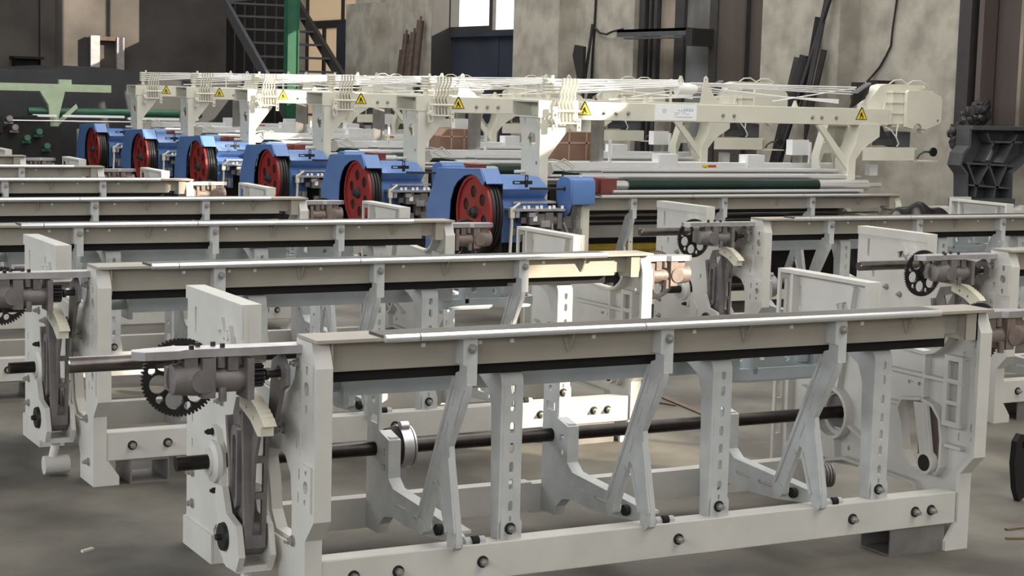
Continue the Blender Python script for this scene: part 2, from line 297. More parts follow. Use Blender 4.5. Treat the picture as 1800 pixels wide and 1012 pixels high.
# ------------------------------------------------------------------ bare loom frame: the parts (local x along the loom, y to the back)
LF = 2.574
LEG = [(.033, .872), (0, .80), (0, .35), (.065, .28), (.065, 0)]
CURVE = [(.152, .872), (.152, .802), (.165, .752), (.195, .718), (.235, .694), (.286, .682), (.40, .686), (.504, .694), (.58, .70), (.612, .722)]
def side_frame_mb():
    b = MB()
    outer = LEG+[(.26, 0), (.26, .10), (.32, .185), (.74, .195), (.84, .17), (.896, .12), (.896, 0), (1.199, 0), (1.199, .10), (1.19, .11), (1.19, .912), (.617, .912)]+CURVE[::-1]
    big = [(.30, .52), (.235, .505), (.19, .46), (.175, .38), (.175, .28), (.2, .245), (.34, .245), (.39, .3), (.41, .4), (.435, .46), (.41, .505)]
    holes = [big, circ(.052, .735, .022, 14), slot(.05, .79, .018, .03), slot(.052, .675, .018, .03), slot(.118, .70, .016, .032), circ(.05, .445, .02, 14), slot(.05, .487, .018, .02), slot(.055, .40, .018, .02),
             slot(.13, .615, .01, .03), slot(.13, .56, .01, .03), slot(.12, .47, .01, .035), slot(.125, .40, .01, .035), slot(1.10, .80, .02, .10), slot(1.05, .66, .02, .05), slot(1.12, .60, .012, .04), slot(.66, .47, .02, .03),
             slot(1.13, .46, .012, .035), slot(1.13, .37, .012, .035), slot(.95, .27, .02, .025), slot(.83, .255, .02, .022), slot(.74, .24, .018, .022), hslot(.40, .56, .03, .014), hslot(.35, .56, .02, .014), circ(.82, .37, .074, 24),
             [(.86, .80), (.80, .815), (.77, .76), (.79, .755), (.805, .775), (.85, .765)]]
    b.prism('yz', outer, holes, 0, .014)
    # raised pads on the outer face
    b.prism('yz', rect(.008, .088, .655, .81), [circ(.052, .735, .021, 14), slot(.05, .79, .016, .028), slot(.052, .675, .016, .028)], -.007, 0.001)
    b.prism('yz', rect(.012, .085, .375, .51), [circ(.05, .445, .019, 14), slot(.05, .487, .016, .018), slot(.055, .40, .016, .018)], -.007, 0.001)
    b.prism('yz', rect(.105, .155, .53, .655), [slot(.13, .615, .009, .028), slot(.13, .56, .009, .028)], -.005, 0.001)
    b.box(-.006, .001, .617, 1.192, .868, .912); b.box(-.004, .001, .617, .78, .80, .868)
    b.prism('yz', [(.70, .17), (1.0, .15), (1.0, .30), (.72, .31), (.68, .26)], [], -.005, .001)
    b.box(-.008, .001, .896, 1.203, 0, .10)
    b.strip('yz', [(.74, .83), (.705, .835), (.69, .80), (.685, .74), (.68, .67)], .018, -.018, .001); b.cyl((-.022, .722, .80), (.001, .722, .80), .017, 12); b.cyl((-.012, .76, .715), (.001, .76, .715), .012, 10)
    b.prism('yz', [(.835, .845), (.80, .85), (.765, .79), (.785, .785), (.80, .81), (.84, .80)], [], -.012, .001)
    # wide casting flanges behind the face
    fw = .054
    b.prism('yz', LEG+[(.083, 0), (.083, .288), (.017, .358), (.017, .796), (.048, .872)], [], .0138, fw)
    b.prism('xz', [(.0138, 0), (.105, 0), (.105, .035), (.06, .10), (.0138, .10)], [], .0645, .082); b.box(.0138, .09, .083, .2595, 0.0005, .014)
    b.strip('yz', CURVE, .013, .0138, fw+.004)
    b.box(.0138, .06, .634, 1.19, .897, .912); b.box(.0138, .06, .617, .634, .70, .912)
    b.prism('xz', rect(.0138, .06, 0, .8975), [rect(.024, .050, .72, .87), rect(.024, .050, .60, .68), rect(.024, .050, .51, .58), rect(.024, .050, .37, .49), rect(.024, .050, .22, .35)], 1.172, 1.19)
    b.box(.0138, .05, 1.10, 1.115, .20, .897)
    b.prism('xz', [(.0138, 0), (.10, 0), (.10, .06), (.07, .15), (.03, .175), (.0138, .18)], [], .8955, .914); b.box(.0138, .10, .914, 1.172, 0.0005, .014)
    b.strip('yz', [(.26, .10), (.32, .185), (.74, .195), (.84, .17), (.896, .12)], .013, .0138, .045)
    b.strip('yz', big+[big[0]], .012, .0138, .05)
    # bearing boss with radial ribs
    b.ring((0.012, .82, .37), (.055, .82, .37), .105, .092, 28)
    for a0 in (100, 20, 262, 200, 320):
        ca, sa = math.cos(R(a0)), math.sin(R(a0)); l = {100: .52, 20: .33, 262: .19, 200: .26, 320: .24}[a0]
        if a0 in (20, 200, 320): l = .22
        p = [(.82+ca*.10-sa*.006, .37+sa*.10+ca*.006), (.82+ca*.10+sa*.006, .37+sa*.10-ca*.006), (.82+ca*l+sa*.006, .37+sa*l-ca*.006), (.82+ca*l-sa*.006, .37+sa*l+ca*.006)]
        b.prism('yz', p, [], .01, .042)
    b.box(.012, .045, .08, .62, .595, .607); b.box(.012, .045, .29, .302, .52, .685); b.box(.012, .045, .43, .60, .47, .482)
    # inner wall of the box-shaped leg, with its three windows
    b.prism('yz', rect(.083, .178, .44, .70), [rect(.103, .158, .615, .68), rect(.103, .158, .535, .60), rect(.103, .158, .46, .52)], .040, fw)
    b.box(.012, .0405, .085, .176, .442, .452); b.box(.012, .0405, .085, .176, .688, .698); b.box(.012, .0405, .168, .1765, .453, .687); b.box(.012, .0405, .0845, .092, .453, .687)
    b.box(.012, .045, .083, .168, .36, .372)
    return b
SIDE_L = side_frame_mb().mesh('side_frame', 'cream', 19); SIDE_R = side_frame_mb().mirror_x(0).mesh('side_frame_mirrored', 'cream', 19)
def beam_mesh(L):
    b = MB(); x0, x1 = .058, L-.058
    b.box(.0, L-.0, -.004, .15, .874, .884)
    b.box(x0, x1-.12, .048, .055, .79, .876); b.box(x0, x1-.12, .048, .12, .782, .790)
    b.box(x1-.13, x1, .062, .068, .795, .876); b.box(x1-.06, x1-.03, .0, .044, .79, .876) if False else None
    b.box(x1-.052, x1, .014, .022, .775, .876); b.box(x1-.006, x1, .014, .12, .775, .876); b.box(x1-.052, x1-.046, .02, .12, .775, .876)
    b.box(.056, .062, .02, .13, .77, .876)
    for x in (.86, 1.53, 2.22):
        x = x/LF*L; b.prism('yz', [(.004, .874), (.049, .874), (.049, .805), (.043, .805)], [], x-.003, x+.003); b.prism('xz', [(x-.028, .874), (x+.003, .874), (x, .81), (x-.006, .81)], [], .040, .049)
    return b.mesh('breast_beam', 'beam')
BEAM = beam_mesh(LF)
def slotbar():
    b = MB()
    sl = [slot(.70-.70+.0, z, .016, .036, 5) for z in (.69, .635, .565, .50, .44, .385, .315)]
    hole = circ(0, .235, .013, 10); 
    b.prism('xz', [(-.040, .13), (.042, .13), (.042, .262), (.035, .275), (.035, .70), (-.033, .70), (-.033, .275), (-.040, .262)], sl+[hole, slot(0, .275, .008, .02)], .100, .109)
    cur = [(.100, .70), (.104, .722), (.118, .742), (.145, .755), (.20, .762), (.30, .764)]
    b.strip('yz', cur, -.009, -.033, .035)
    b.prism('yz', [(.100, .13), (.15, .13), (.15, .24), (.158, .40), (.165, .62), (.19, .68), (.25, .71), (.30, .72), (.30, .764), (.20, .762), (.145, .755), (.118, .742), (.104, .722), (.100, .70)], [], -.042, -.032)
    b.box(-.040, .042, .109, .14, .13, .14)
    return b.mesh('slotted_rib', 'rib')
RIB = slotbar()
def bracket():
    b = MB()
    b.prism('xz', [(-.026, .872), (.022, .872), (.022, .725), (-.012, .725), (-.012, .785), (-.026, .79)], [slot(0, .838, .012, .03)], -.002, .049)
    b.prism('yz', [(-.004, .728), (.045, .765), (.075, .755), (.165, .55), (.322, .24), (.314, .215), (.268, .215), (.256, .25), (.202, .37), (.186, .405), (.172, .40), (.148, .345), (.110, .25), (.105, .215), (.045, .215), (.045, .27), (.100, .48), (.108, .52), (.0, .70)],
            [], -.0115, .007)
    for t in (.12, .34, .56, .78):
        y = .07+(.27-.07)*t; z = .735+(.25-.735)*t; d = Vector((.2, -.485)).normalized(); n = Vector((d.y, -d.x))
        hw, hl = .007, .03; c = Vector((y-.004, z))
        p = [c+d*hl+n*hw, c+d*hl-n*hw, c-d*hl-n*hw, c-d*hl+n*hw]; b.prism('yz', [tuple(q) for q in p], [], -.0145, -.0115)
    for q0, q1 in (((.012, .715), (.112, .52)), ((.080, .74), (.318, .245)), ((.106, .485), (.052, .26)), ((.165, .385), (.108, .25)), ((.20, .375), (.258, .25))):
        q0, q1 = Vector(q0), Vector(q1); d = (q1-q0).normalized(); n = Vector((-d.y, d.x))*.006
        b.prism('yz', [tuple(q0+n), tuple(q0-n), tuple(q1-n), tuple(q1+n)], [], -.018, -.0115)
    b.cyl((-.016, .292, .228), (.014, .292, .228), .027, 14); b.cyl((-.016, .076, .228), (.014, .076, .228), .027, 14)
    return b.mesh('support_bracket', 'rib')
BRK = bracket()
def cross_arm():
    b = MB()
    outer = [(.885, .08), (.885, .62), (.80, .63), (.785, .60), (.785, .44), (.70, .42), (.70, .29), (.66, .262), (.16, .235), (.13, .225), (.13, .20), (.40, .165), (.56, .158), (.66, .165), (.73, .15), (.77, .115), (.78, .08)]
    holes = [hslot(.60, .213, .09, .014), hslot(.46, .208, .09, .014), hslot(.33, .205, .07, .014), rect(.80, .86, .46, .49), rect(.73, .76, .36, .385), rect(.73, .76, .31, .33), circ(.835, .54, .012, 10)]
    b.prism('yz', outer, holes, 0, .010)
    b.strip('yz', [(.785, .44), (.70, .42), (.70, .29), (.66, .262), (.16, .235)], .010, .0098, .045); b.box(.0098, .045, .785, .885, .618, .632)
    b.box(.0098, .04, .875, .886, .08, .62); b.strip('yz', [(.40, .165), (.56, .158), (.66, .165), (.73, .15), (.77, .115), (.78, .08)], .008, .0098, .04)
    for z in (.30, .36, .42): b.box(.0098, .04, .71, .875, z, z+.008)
    b.box(.01, .05, .25, .31, .185, .232); b.cyl((-.012, .285, .205), (.055, .285, .205), .017, 10); b.cyl((-.01, .10, .215), (.06, .10, .215), .016, 10)
    return b.mesh('cross_arm', 'rib')
ARM = cross_arm()
RUB = MB().cyl((-.022, .275, .215), (-.006, .275, .215), .019, 12).mesh('pivot_pin', 'void')
RUB2 = MB().cyl((.012, .09, .222), (.034, .09, .222), .014, 12).mesh('pivot_pin_long', 'void')
b = MB(); b.rev((0, .82, .37), (1, .82, .37), [(0, .03), (0, .066), (.035, .072), (.04, .03)], 24); BEARD = b.mesh('bearing_disc', 'void')
b = MB(); b.ring((.036, .82, .37), (.075, .82, .37), .076, .05, 28); b.ring((.08, .82, .37), (.086, .82, .37), .074, .05, 28); b.cyl((.04, .80, .445), (.07, .80, .445), .018, 12); b.box(.045, .07, .80, .84, .24, .31); BEARC = b.mesh('bearing_clamp', 'alu')
b = MB(); b.box(.225, 1.70, .30, .365, .66, .735)
TUBE = b.mesh('support_tube', 'grey')
b = MB(); b.box(.205, .222, .28, .385, .635, .76); b.cyl((.12, .33, .70), (.205, .33, .70), .03, 14); b.prism('yz', [(.25, .62), (.42, .62), (.42, .76), (.25, .76)], [circ(.36, .66, .02, 10)], .055, .066); TFL = b.mesh('tube_flange', 'grey')
b = MB(); b.cyl((-.155, .82, .37), (LF+.16, .82, .37), .0245, 20); SHAFT = b.mesh('drive_shaft', 'shaft')
b = MB(); b.box(.056, LF-.056, .074, .145, .097, .213); FBEAM = b.mesh('front_beam', 'cream')
b = MB(); b.box(.03, 1.21, .885, .94, .075, .183); b.box(1.21, LF-.02, .885, .94, .068, .176); RBEAM = b.mesh('rear_beam', 'cream')
b = MB(); b.box(.062, LF-.13, .10, .19, .742, .779); DRAIL = b.mesh('rubber_strip', 'void')
def rail_mesh(L, segs, mt='chrome'):
    b = MB()
    for x0, x1 in segs: b.cyl((x0, -.012, .882), (x1, -.012, .882), .012, 14)
    return b.mesh('guide_rail', mt)
RAIL = rail_mesh(LF, [(.21, .318), (.322, 1.10), (1.105, 2.315)])
RAILB = MB().box(.205, 2.32, .0, .095, .8835, .892).mesh('rail_strip', 'raildark')
# --- let-off gear parts hanging off an end (built for the left end, mirrored for the right end)
def bar_mb(l):
    b = MB(); b.prism('xy', [(.005, .105), (-l+.15, .115), (-l+.13, .10), (-l+.03, .10), (-l, .125), (-l+.01, .165), (-l+.14, .20), (-l+.2, .185), (.005, .175)], [], .833, .857); return b
def gearbox_mb():
    b = MB()
    b.rev((-.385, .15, .768), (0, .15, .768), [(0, .030), (.006, .044), (.07, .050), (.105, .050)], 20)
    b.box(-.30, -.262, .105, .20, .715, .83); b.box(-.385, -.30, .15, .20, .735, .80); b.cyl((-.30, .10, .765), (-.30, .15, .765), .034, 14)
    b.cyl((-.265, .15, .762), (-.15, .15, .762), .038, 18); b.box(-.168, -.148, .10, .20, .705, .825)
    b.cyl((-.24, .11, .705), (-.24, .11, .745), .012, 10); b.cyl((-.24, .13, .80), (-.24, .13, .835), .014, 10); b.box(-.22, -.19, .12, .17, .79, .835); b.box(-.35, -.31, .12, .18, .80, .835)
    b.cyl((-.30, .15, .765), (-.30, .31, .745), .022, 14)
    return b
def pinion_mb():
    b = MB(); n = 16; pts = []
    for i in range(n):
        for k, r in ((0, .026), (.3, .036), (.6, .036), (.85, .026)): t = 2*math.pi*(i+k)/n; pts.append((.16+r*math.cos(t), .768+r*math.sin(t)))
    b.prism('yz', pts, [], -.146, -.105); b.cyl((-.105, .16, .768), (-.04, .16, .768), .012, 10); b.cyl((-.095, .16, .768), (-.085, .16, .768), .018, 8); return b
def sprocket_mb():
    b = MB(); n = 60; pts = []; cx, cz, r = -.305, .747, .114
    for i in range(n):
        for k, q in ((0, r-.006), (.25, r+.003), (.6, r+.003), (.85, r-.006)): t = 2*math.pi*(i+k)/n; pts.append((cx+q*math.cos(t), cz+q*math.sin(t)))
    holes = [circ(cx+.068*math.cos(R(60*k+15)), cz+.068*math.sin(R(60*k+15)), .0285, 16) for k in range(6)]
    holes += [circ(cx+.088*math.cos(R(60*k+45)), cz+.088*math.sin(R(60*k+45)), .0125, 10) for k in range(6)]
    b.prism('xz', pts, holes, .298, .312); b.cyl((cx, .285, cz), (cx, .325, cz), .03, 16); return b
def sector_arm_mb():
    b = MB()
    b.prism('yz', [(.20, .66), (.25, .685), (.40, .66), (.43, .60), (.40, .45), (.385, .28), (.36, .20), (.29, .20), (.265, .28), (.24, .48), (.19, .60)], [[(.30, .64), (.37, .62), (.35, .56)], [(.235, .62), (.27, .60), (.262, .55), (.24, .585)]], -.098, -.088)
    b.prism('xz', [(-.115, .22), (-.050, .22), (-.040, .60), (-.05, .66), (-.125, .66), (-.125, .60)], [rect(-.088, -.055, .50, .59), rect(-.09, -.058, .39, .48), rect(-.092, -.062, .26, .37)], .26, .275)
    b.prism('yz', slot(.375, .45, .06, .26, 5), [slot(.375, .45, .03, .20, 5)], -.112, -.098)
    b.strip('yz', [(.43, .60), (.40, .45), (.385, .28)], .02, -.115, -.045); b.cyl((-.118, .325, .235), (-.045, .325, .235), .05, 18)
    b.box(-.118, -.045, .20, .42, .585, .60) if False else None
    b.prism('yz', [(.26, .60), (.24, .66), (.22, .80), (.15, .83), (.10, .79), (.10, .74), (.14, .72), (.18, .64), (.20, .58)], [circ(.16, .77, .022, 12)], -.052, -.038)
    return b
def sector_mb():
    b = MB(); top = arc(.33, .30, .415, 72, 128, 26); bot = arc(.33, .30, .355, 128, 72, 12)
    top2 = []
    for i, p in enumerate(arc(.30, .26, .46, 118, 68, 44)): top2.append(p if i % 2 else (p[0], p[1]-.006))
    b.prism('yz', [(p[0]-.09, p[1]) for p in [(.45, .665)] ]+[], [], 0, 0) if False else None
    pts = [(.285, .706)]+[(.285-.2*t+.0, .706-.055*t*t-.012*t+(.004 if k % 2 else 0)) for k, t in enumerate([i/22 for i in range(23)])]+[(.072, .628), (.098, .622), (.10, .595), (.125, .592), (.19, .628), (.285, .655)]
    b.prism('yz', pts[1:], [circ(.225, .662, .007, 8), circ(.165, .64, .007, 8)], -.128, -.088); return b
def pivot_mb():
    b = MB()
    for x0, x1 in ((-.140, -.120), (-.040, -.022)):
        b.prism('yz', [(.40, .385), (.46, .38), (.47, .31), (.445, .29), (.455, .20), (.36, .145), (.27, .15), (.24, .20), (.27, .29), (.36, .31)], [], x0, x1)
    b.box(-.135, -.025, .27, .40, .145, .165); b.cyl((-.10, .33, .05), (-.075, .33, .155), .018, 10); b.cyl((-.13, .33, .045), (-.03, .33, .045), .038, 16); b.box(-.05, -.005, .38, .46, .19, .37)
    return b
def cap_mb(): return MB().rev((-.140, .375, .235), (-1, .375, .235), [(0, .045), (.012, .042), (.014, .01), (.028, .01)], 18)
def flange_mb():
    b = MB()
    b.prism('yz', [(.86, .485), (.815, .478), (.775, .40), (.755, .30), (.765, .265), (.80, .262), (.86, .30), (.93, .335), (.935, .375), (.88, .42)], [circ(.82, .37, .026, 14)], -.022, 0)
    b.rev((-.018, .82, .37), (-1, .82, .37), [(0, .026), (0, .072), (.016, .070), (.024, .048), (.030, .046), (.030, .026)], 24); return b
def rod_mb(l): return MB().rev((-l, .45, .775), (1, .45, .775), [(0, .020), (.004, .024), (l+.008, .024)], 18)
BAR = bar_mb(.50).mesh('mounting_bar', 'alu'); BAR_R = bar_mb(.30).mirror_x(0).mesh('mounting_bar_mirrored', 'alu')
GBOX = gearbox_mb().mesh('gearbox', 'iron'); GBOX_R = gearbox_mb().mirror_x(-.09).mesh('gearbox_mirrored', 'brown_iron')
PIN = pinion_mb().mesh('pinion', 'darkbar')
SPR = sprocket_mb().mesh('sprocket', 'black'); SPR_R = sprocket_mb().mirror_x(-.09).mesh('sprocket_mirrored', 'black')
SAR = sector_arm_mb().mesh('sector_arm', 'iron'); SAR_R = sector_arm_mb().mirror_x(0).mesh('sector_arm_mirrored', 'brown_iron')
SEC = sector_mb().mesh('sector_gear', 'plastic'); PIV = pivot_mb().mesh('pivot_bracket', 'cream'); CAP = cap_mb().mesh('pivot_cap', 'black'); FLG = flange_mb().mesh('bearing_flange', 'cream'); FLG_R = flange_mb().mirror_x(0).mesh('bearing_flange_mirrored', 'iron')
ROD = rod_mb(.60).mesh('back_rod', 'rod')
pan = MB(); pan.prism('xy', hslot(1.92, .42, .50, .18, 8), [hslot(1.92, .42, .46, .145, 8)], .618, .66); pan.prism('xy', hslot(1.92, .42, .49, .17, 8), [], .612, .622)
pan.prism('xz', rect(1.80, 1.98, .66, .77), [circ(1.84, .70, .016, 10), circ(1.93, .735, .018, 10), circ(1.95, .69, .014, 10)], .36, .372); pan.box(1.78, 1.80, .33, .40, .64, .77); pan.box(2.0, 2.12, .36, .46, .67, .74); pan.box(2.05, 2.06, .34, .47, .65, .77)
PAN = pan.mesh('oil_pan', 'grey')

b = MB(); b.prism('yz', [(.325, .50), (.255, .505), (.215, .31), (.21, .27), (.235, .25), (.265, .265), (.275, .30)], [], -.060, -.046); b.prism('yz', [(.275, .50), (.262, .50), (.228, .32), (.245, .32)], [], -.066, -.060); b.ring((-.072, .238, .287), (-.040, .238, .287), .042, .030, 20)
SWING = b.mesh('swing_arm', 'cream'); BUSH = MB().cyl((-.074, .238, .287), (-.040, .238, .287), .031, 18).mesh('rubber_bush', 'void')
def fill_side(r, far=False, bars=True):
    """left end parts of a frame"""
    s = put('side_frame', SIDE_L, r)
    for y, z in ((.135, .80), (.245, .585), (.16, .26), (.82, .57), (1.12, .27), (1.12, .16), (.93, .60), (.13, .09)): put('bolt', BOLT_X, s, (-.001, y, z))
    f = put('bearing_flange', FLG, r)
    if not far:
        for y, z in ((.842, .465), (.90, .345), (.785, .28)): put('black_bolt', BOLT_K, f, (-.022, y, z))
    p = put('pivot_bracket', PIV, r); put('pivot_cap', CAP, p, label='black pivot cap')
    a = put('sector_arm', SAR, r); put('sector_gear', SEC, a, label='cream nylon toothed sector')
    if bars:
        m_ = put('mounting_bar', BAR, r)
        for x, y in ((-.33, .12), (-.295, .17), (-.25, .17), (-.235, .13)): put('screw', SCREW, m_, (x, y, .857))
        g = put('gearbox', GBOX, r); put('pinion', PIN, g); put('sprocket', SPR, r); put('back_rod', ROD, r)
def fill_right(r, L=LF, gear=True):
    s = put('side_frame', SIDE_R, r, (L, 0, 0)); put('bearing_flange', FLG_R, r, (L, 0, 0))
    k = put('swing_arm', SWING, r, (L, 0, 0)); put('rubber_bush', BUSH, k, label='black rubber bush')
    if gear:
        put('mounting_bar', BAR_R, r, (L, 0, 0)); put('gearbox', GBOX_R, r, (L, 0, 0)); put('sprocket', SPR_R, r, (L, 0, 0)); put('sector_arm', SAR_R, r, (L, 0, 0), label='brown cast sector arm')
def make_frame(label, loc, rz=0.0):
    r = root('loom_frame', label, 'loom frame', loc, rz, 'bare loom frames in rows')
    fill_side(r)
    fill_right(r)
    bm = put('breast_beam', BEAM, r)
    for x in (.36, .55, .66, .95, 1.33, 1.72, 2.02, 2.22): put('bright_face_bolt', TABB, bm, (x, .048, .850))
    put('guide_rail', RAIL, r, label='chromed guide rail'); put('rail_strip', RAILB, r); put('rubber_strip', DRAIL, r, label='black strip below the beam')
    for x in (.497, 1.199, 1.897):
        k = put('support_bracket', BRK, r, (x, 0, 0)); put('nut', BOLT_N, k, (.003, -.004, .838))
    for i, x in enumerate((.55, 1.25, 1.95)):
        k = put('cross_arm', ARM, r, (x, 0, 0)); put('pivot_pin', RUB, k); put('pivot_pin', RUB2, k)
        if i == 0:
            put('bearing', BEARD, k, (.045, 0, 0), label='black bearing disc'); put('bearing_clamp', BEARC, k, (x*0+.045, 0, 0))
    for x in (.700, 1.492, 2.175):
        k = put('slotted_rib', RIB, r, (x, 0, 0)); put('bolt', BOLT_F, k, (0, .100, .245))
    t = put('support_tube', TUBE, r, label='blue-grey square tube'); put('tube_flange', TFL, t)
    put('drive_shaft', SHAFT, r, label='oily black drive shaft'); put('oil_pan', PAN, r)
    f = put('front_beam', FBEAM, r, bevel=.004)
    for x in (.16, .306, .593, 1.318, 2.044, 2.326, 2.40): put('bolt', BOLT_F, f, (x, .074, .156))
    put('rear_beam', RBEAM, r)
    return r
A = make_frame('bare cream loom frame nearest the viewer, with the large black sprocket at its left end', (0, 0, 0))
def place(label, loc, rz=0.0, skip=()):
    c = copy_tree(A, None, skip); c.location = loc; c.rotation_euler = (0, 0, rz); c['label'] = label; return c
place('second bare cream loom frame, directly behind the nearest one, its right end catching the sun', (-.075, 2.085, 0), .012)
place('third bare loom frame of the left column, right end before the nearest red flywheel', (-.140, 4.075, 0), -.012)
place('fourth bare loom frame of the left column, right end before the second red flywheel', (-.275, 5.92, 0), -.006)
place('fifth bare loom frame of the left column, with the sunlit sprocket at its right end', (-.37, 7.97, 0), .0)
place('sixth bare loom frame of the left column, short stretch seen before the farther flywheels', (-.535, 9.84, 0), .0, ('slotted_rib', 'oil_pan'))
place('farthest bare loom frame of the left column, dark and shaded below the green loom', (-.75, 11.75, 0), .0, ('slotted_rib', 'oil_pan'))
place('bare loom frame at the right edge, its cream end plate behind the nearest frame', (4.44, 1.842, 0))
place('bare loom frame at middle right, just in front of the nearest finished loom', (4.42, 3.873, 0))

# ------------------------------------------------------------------ finished looms
LL = 2.86
BEAM2 = beam_mesh(LL); RAIL2 = rail_mesh(LL, [(.14, .9), (.905, 1.9), (1.905, 2.52)]); RAILB2 = MB().box(.14, 2.52, .0, .151, .8835, .892).mesh('rail_strip_long', 'raildark')
FBEAM2 = MB().box(.056, LL-.056, .074, .145, .097, .213).mesh('front_beam_long', 'creamy')
SIDE_L2 = SIDE_L.copy(); SIDE_L2.materials[0] = M['creamy']; SIDE_R2 = SIDE_R.copy(); SIDE_R2.materials[0] = M['creamy']
def roller(x0, x1, y, z, r, mt, nm='roller', stub=0.0, n=18):
    b = MB(); b.cyl((x0, y, z), (x1, y, z), r, n)
    if stub: b.cyl((x1, y, z), (x1+stub, y, z), r*.45, 10); b.cyl((x0-stub, y, z), (x0, y, z), r*.45, 10)
    return b.mesh(nm, mt)
def arch_left():
    b = MB()
    b.prism('yz', [(.285, .70), (.55, .70), (.56, 1.28), (.60, 1.42), (.285, 1.42)], [[(.36, 1.31), (.43, 1.315), (.47, 1.27), (.43, 1.215), (.35, 1.22)], circ(.33, 1.10, .014, 10), circ(.33, .99, .014, 10)], -.20, -.188)
    b.prism('xz', [(-.188, .60), (-.13, .60), (-.13, 1.14), (.045, 1.36), (.045, 1.42), (-.188, 1.42)], [], .285, .30)
    b.strip('xz', [(-.13, .70), (-.13, 1.14), (.045, 1.36), (.045, 1.42)], .012, .30, .52); b.box(-.19, -.13, .54, .552, .7, 1.28)
    b.prism('yz', rect(.28, .675, 1.42, 1.54), [rect(.295, .66, 1.432, 1.528)], -.22, -.06); b.box(-.07, -.06, .29, .67, 1.425, 1.535)
    b.prism('xz', [(-.22, 1.42), (-.08, 1.42), (-.19, 1.34), (-.2, 1.34)], [], .30, .312); b.prism('xz', [(-.22, 1.42), (-.19, 1.42), (-.19, 1.30)], [], .50, .512)
    b.box(-.06, .10, .28, .45, 1.40, 1.545); return b.mesh('arch_bracket', 'creamy')
def arch_right():
    b = MB()
    b.prism('xz', [(2.555, .88), (2.625, .88), (2.625, 1.14), (2.70, 1.23), (2.85, 1.32), (2.85, 1.415), (2.655, 1.415), (2.62, 1.26), (2.555, 1.14)], [], .29, .46)
    b.prism('xz', [(2.24, 1.405), (2.30, 1.405), (2.57, 1.12), (2.57, 1.04)], [], .30, .33)
    b.prism('xz', [(2.46, 1.405), (2.80, 1.405), (2.74, .90), (2.40, .90), (2.38, 1.16)], [[(2.58, 1.36), (2.74, 1.36), (2.74, 1.29), (2.70, 1.23), (2.61, 1.23), (2.56, 1.30)], [(2.43, 1.0), (2.49, 1.18), (2.57, 1.18), (2.62, 1.0)], [(2.44, 1.22), (2.52, 1.28), (2.53, 1.35), (2.49, 1.37)]], .52, .535)
    b.strip('xz', [(2.80, 1.405), (2.46, 1.405), (2.38, 1.16), (2.40, .90)], .012, .44, .52)
    b.box(2.40, 2.62, .55, .50, 1.19, 1.205) if False else None
    return b.mesh('arch_bracket_right', 'creamy')
AL, AR = arch_left(), arch_right()
b = MB().box(-.05, 2.94, .30, .42, 1.408, 1.538); b.box(2.94, 2.985, .31, .41, 1.415, 1.53); OVB = b.mesh('overhead_beam', 'creamy')
def sign():
    b = MB(); b.prism('xz', [(-.058, -.005), (.058, -.005), (.006, .092), (-.006, .092)], [], -.002, 0)
    b.mat(1).prism('xz', [(-.048, .0), (.048, .0), (0, .083)], [], -.0028, -.0015)
    b.mat(0).prism('xz', [(-.006, .05), (.004, .055), (.007, .035), (.022, .012), (.014, .008), (.002, .024), (-.016, .008), (-.022, .014), (-.006, .03), (-.016, .03), (-.016, .037)], [], -.0034, -.002)
    b.box(-.024, .024, -.0034, -.002, .003, .006); return b.mesh('warning_sign', ['black', 'yellow'])
SIGN = sign()
b = MB().box(0, .365, -.003, 0, 0, .112)
b.mat(1).ring((.082, -.0036, .068), (.082, -.002, .068), .017, .0125, 20); b.cyl((.082, -.0036, .068), (.082, -.002, .068), .005, 10)
b.mat(2)
for x0, x1, z0, z1 in ((.20, .215, .068, .078), (.225, .24, .066, .078), (.248, .265, .066, .082), (.272, .288, .068, .084), (.295, .31, .066, .082), (.316, .335, .068, .080), (.25, .335, .086, .089)): b.box(x0, x1, -.0036, -.002, z0, z1)
b.mat(1)
for x0, x1, z in ((.17, .22, .052), (.235, .27, .052), (.275, .30, .044), (.17, .20, .038), (.17, .33, .022)): b.box(x0, x1, -.0036, -.002, z, z+.005)
PLATE = b.mesh('name_plate', ['label', 'printg', 'print'])
def guard_mb():
    b = MB()
    arch = [(.52, .45), (.52, .69), (.505, .83), (.455, .92), (.40, .965), (.30, 1.01), (.20, 1.026), (.12, 1.018), (.06, .99), (.03, .965)]
    face = [(.90, .45), (.89, .77), (.72, 1.045), (.06, 1.075), (-.01, .99), (.005, .965)]
    b.prism('yz', face+arch[::-1], [], -.785, -.775)
    b.strip('yz', [(.90, .45), (.89, .77), (.72, 1.045), (.06, 1.075), (-.03, .975)], .008, -.775, -.645)
    b.prism('yz', [(.72, 1.04), (.06, 1.07), (-.02, .97), (.10, .94), (.72, .95)], [], -.655, -.645)
    b.cyl((-.79, .60, .555), (-.785, .60, .555), .012, 8); return b.mesh('flywheel_guard', 'blue')
GUARD = guard_mb()
cy, cz = .19, .765
b = MB(); b.prism('yz', circ(cy, cz, .245, 40), [circ(cy+.145*math.cos(R(60*k+20)), cz+.145*math.sin(R(60*k+20)), .042, 16) for k in range(6)], -.75, -.735); b.ring((-.765, cy, cz), (-.742, cy, cz), .257, .238, 40)
FLY = b.mesh('flywheel', 'red')
GBACK = MB().prism('yz', [(.895, .40), (.885, .77), (.715, 1.035), (.06, 1.065), (.0, .97), (.0, .40)], [], -.643, -.635).mesh('guard_back_shade', 'void')  # black plate in place of the shaded blue inside of the guard
HUB = MB().rev((-.80, cy, cz), (1, cy, cz), [(0, .02), (.015, .02), (.02, .034), (.05, .045), (.07, .05)], 18).mesh('hub', 'darkbar')
b = MB(); prof = [(0, .20), (0, .262)]
for k in range(3): prof += [(.008+.022*k, .266), (.018+.022*k, .266), (.021+.022*k, .255), (.026+.022*k, .255)]
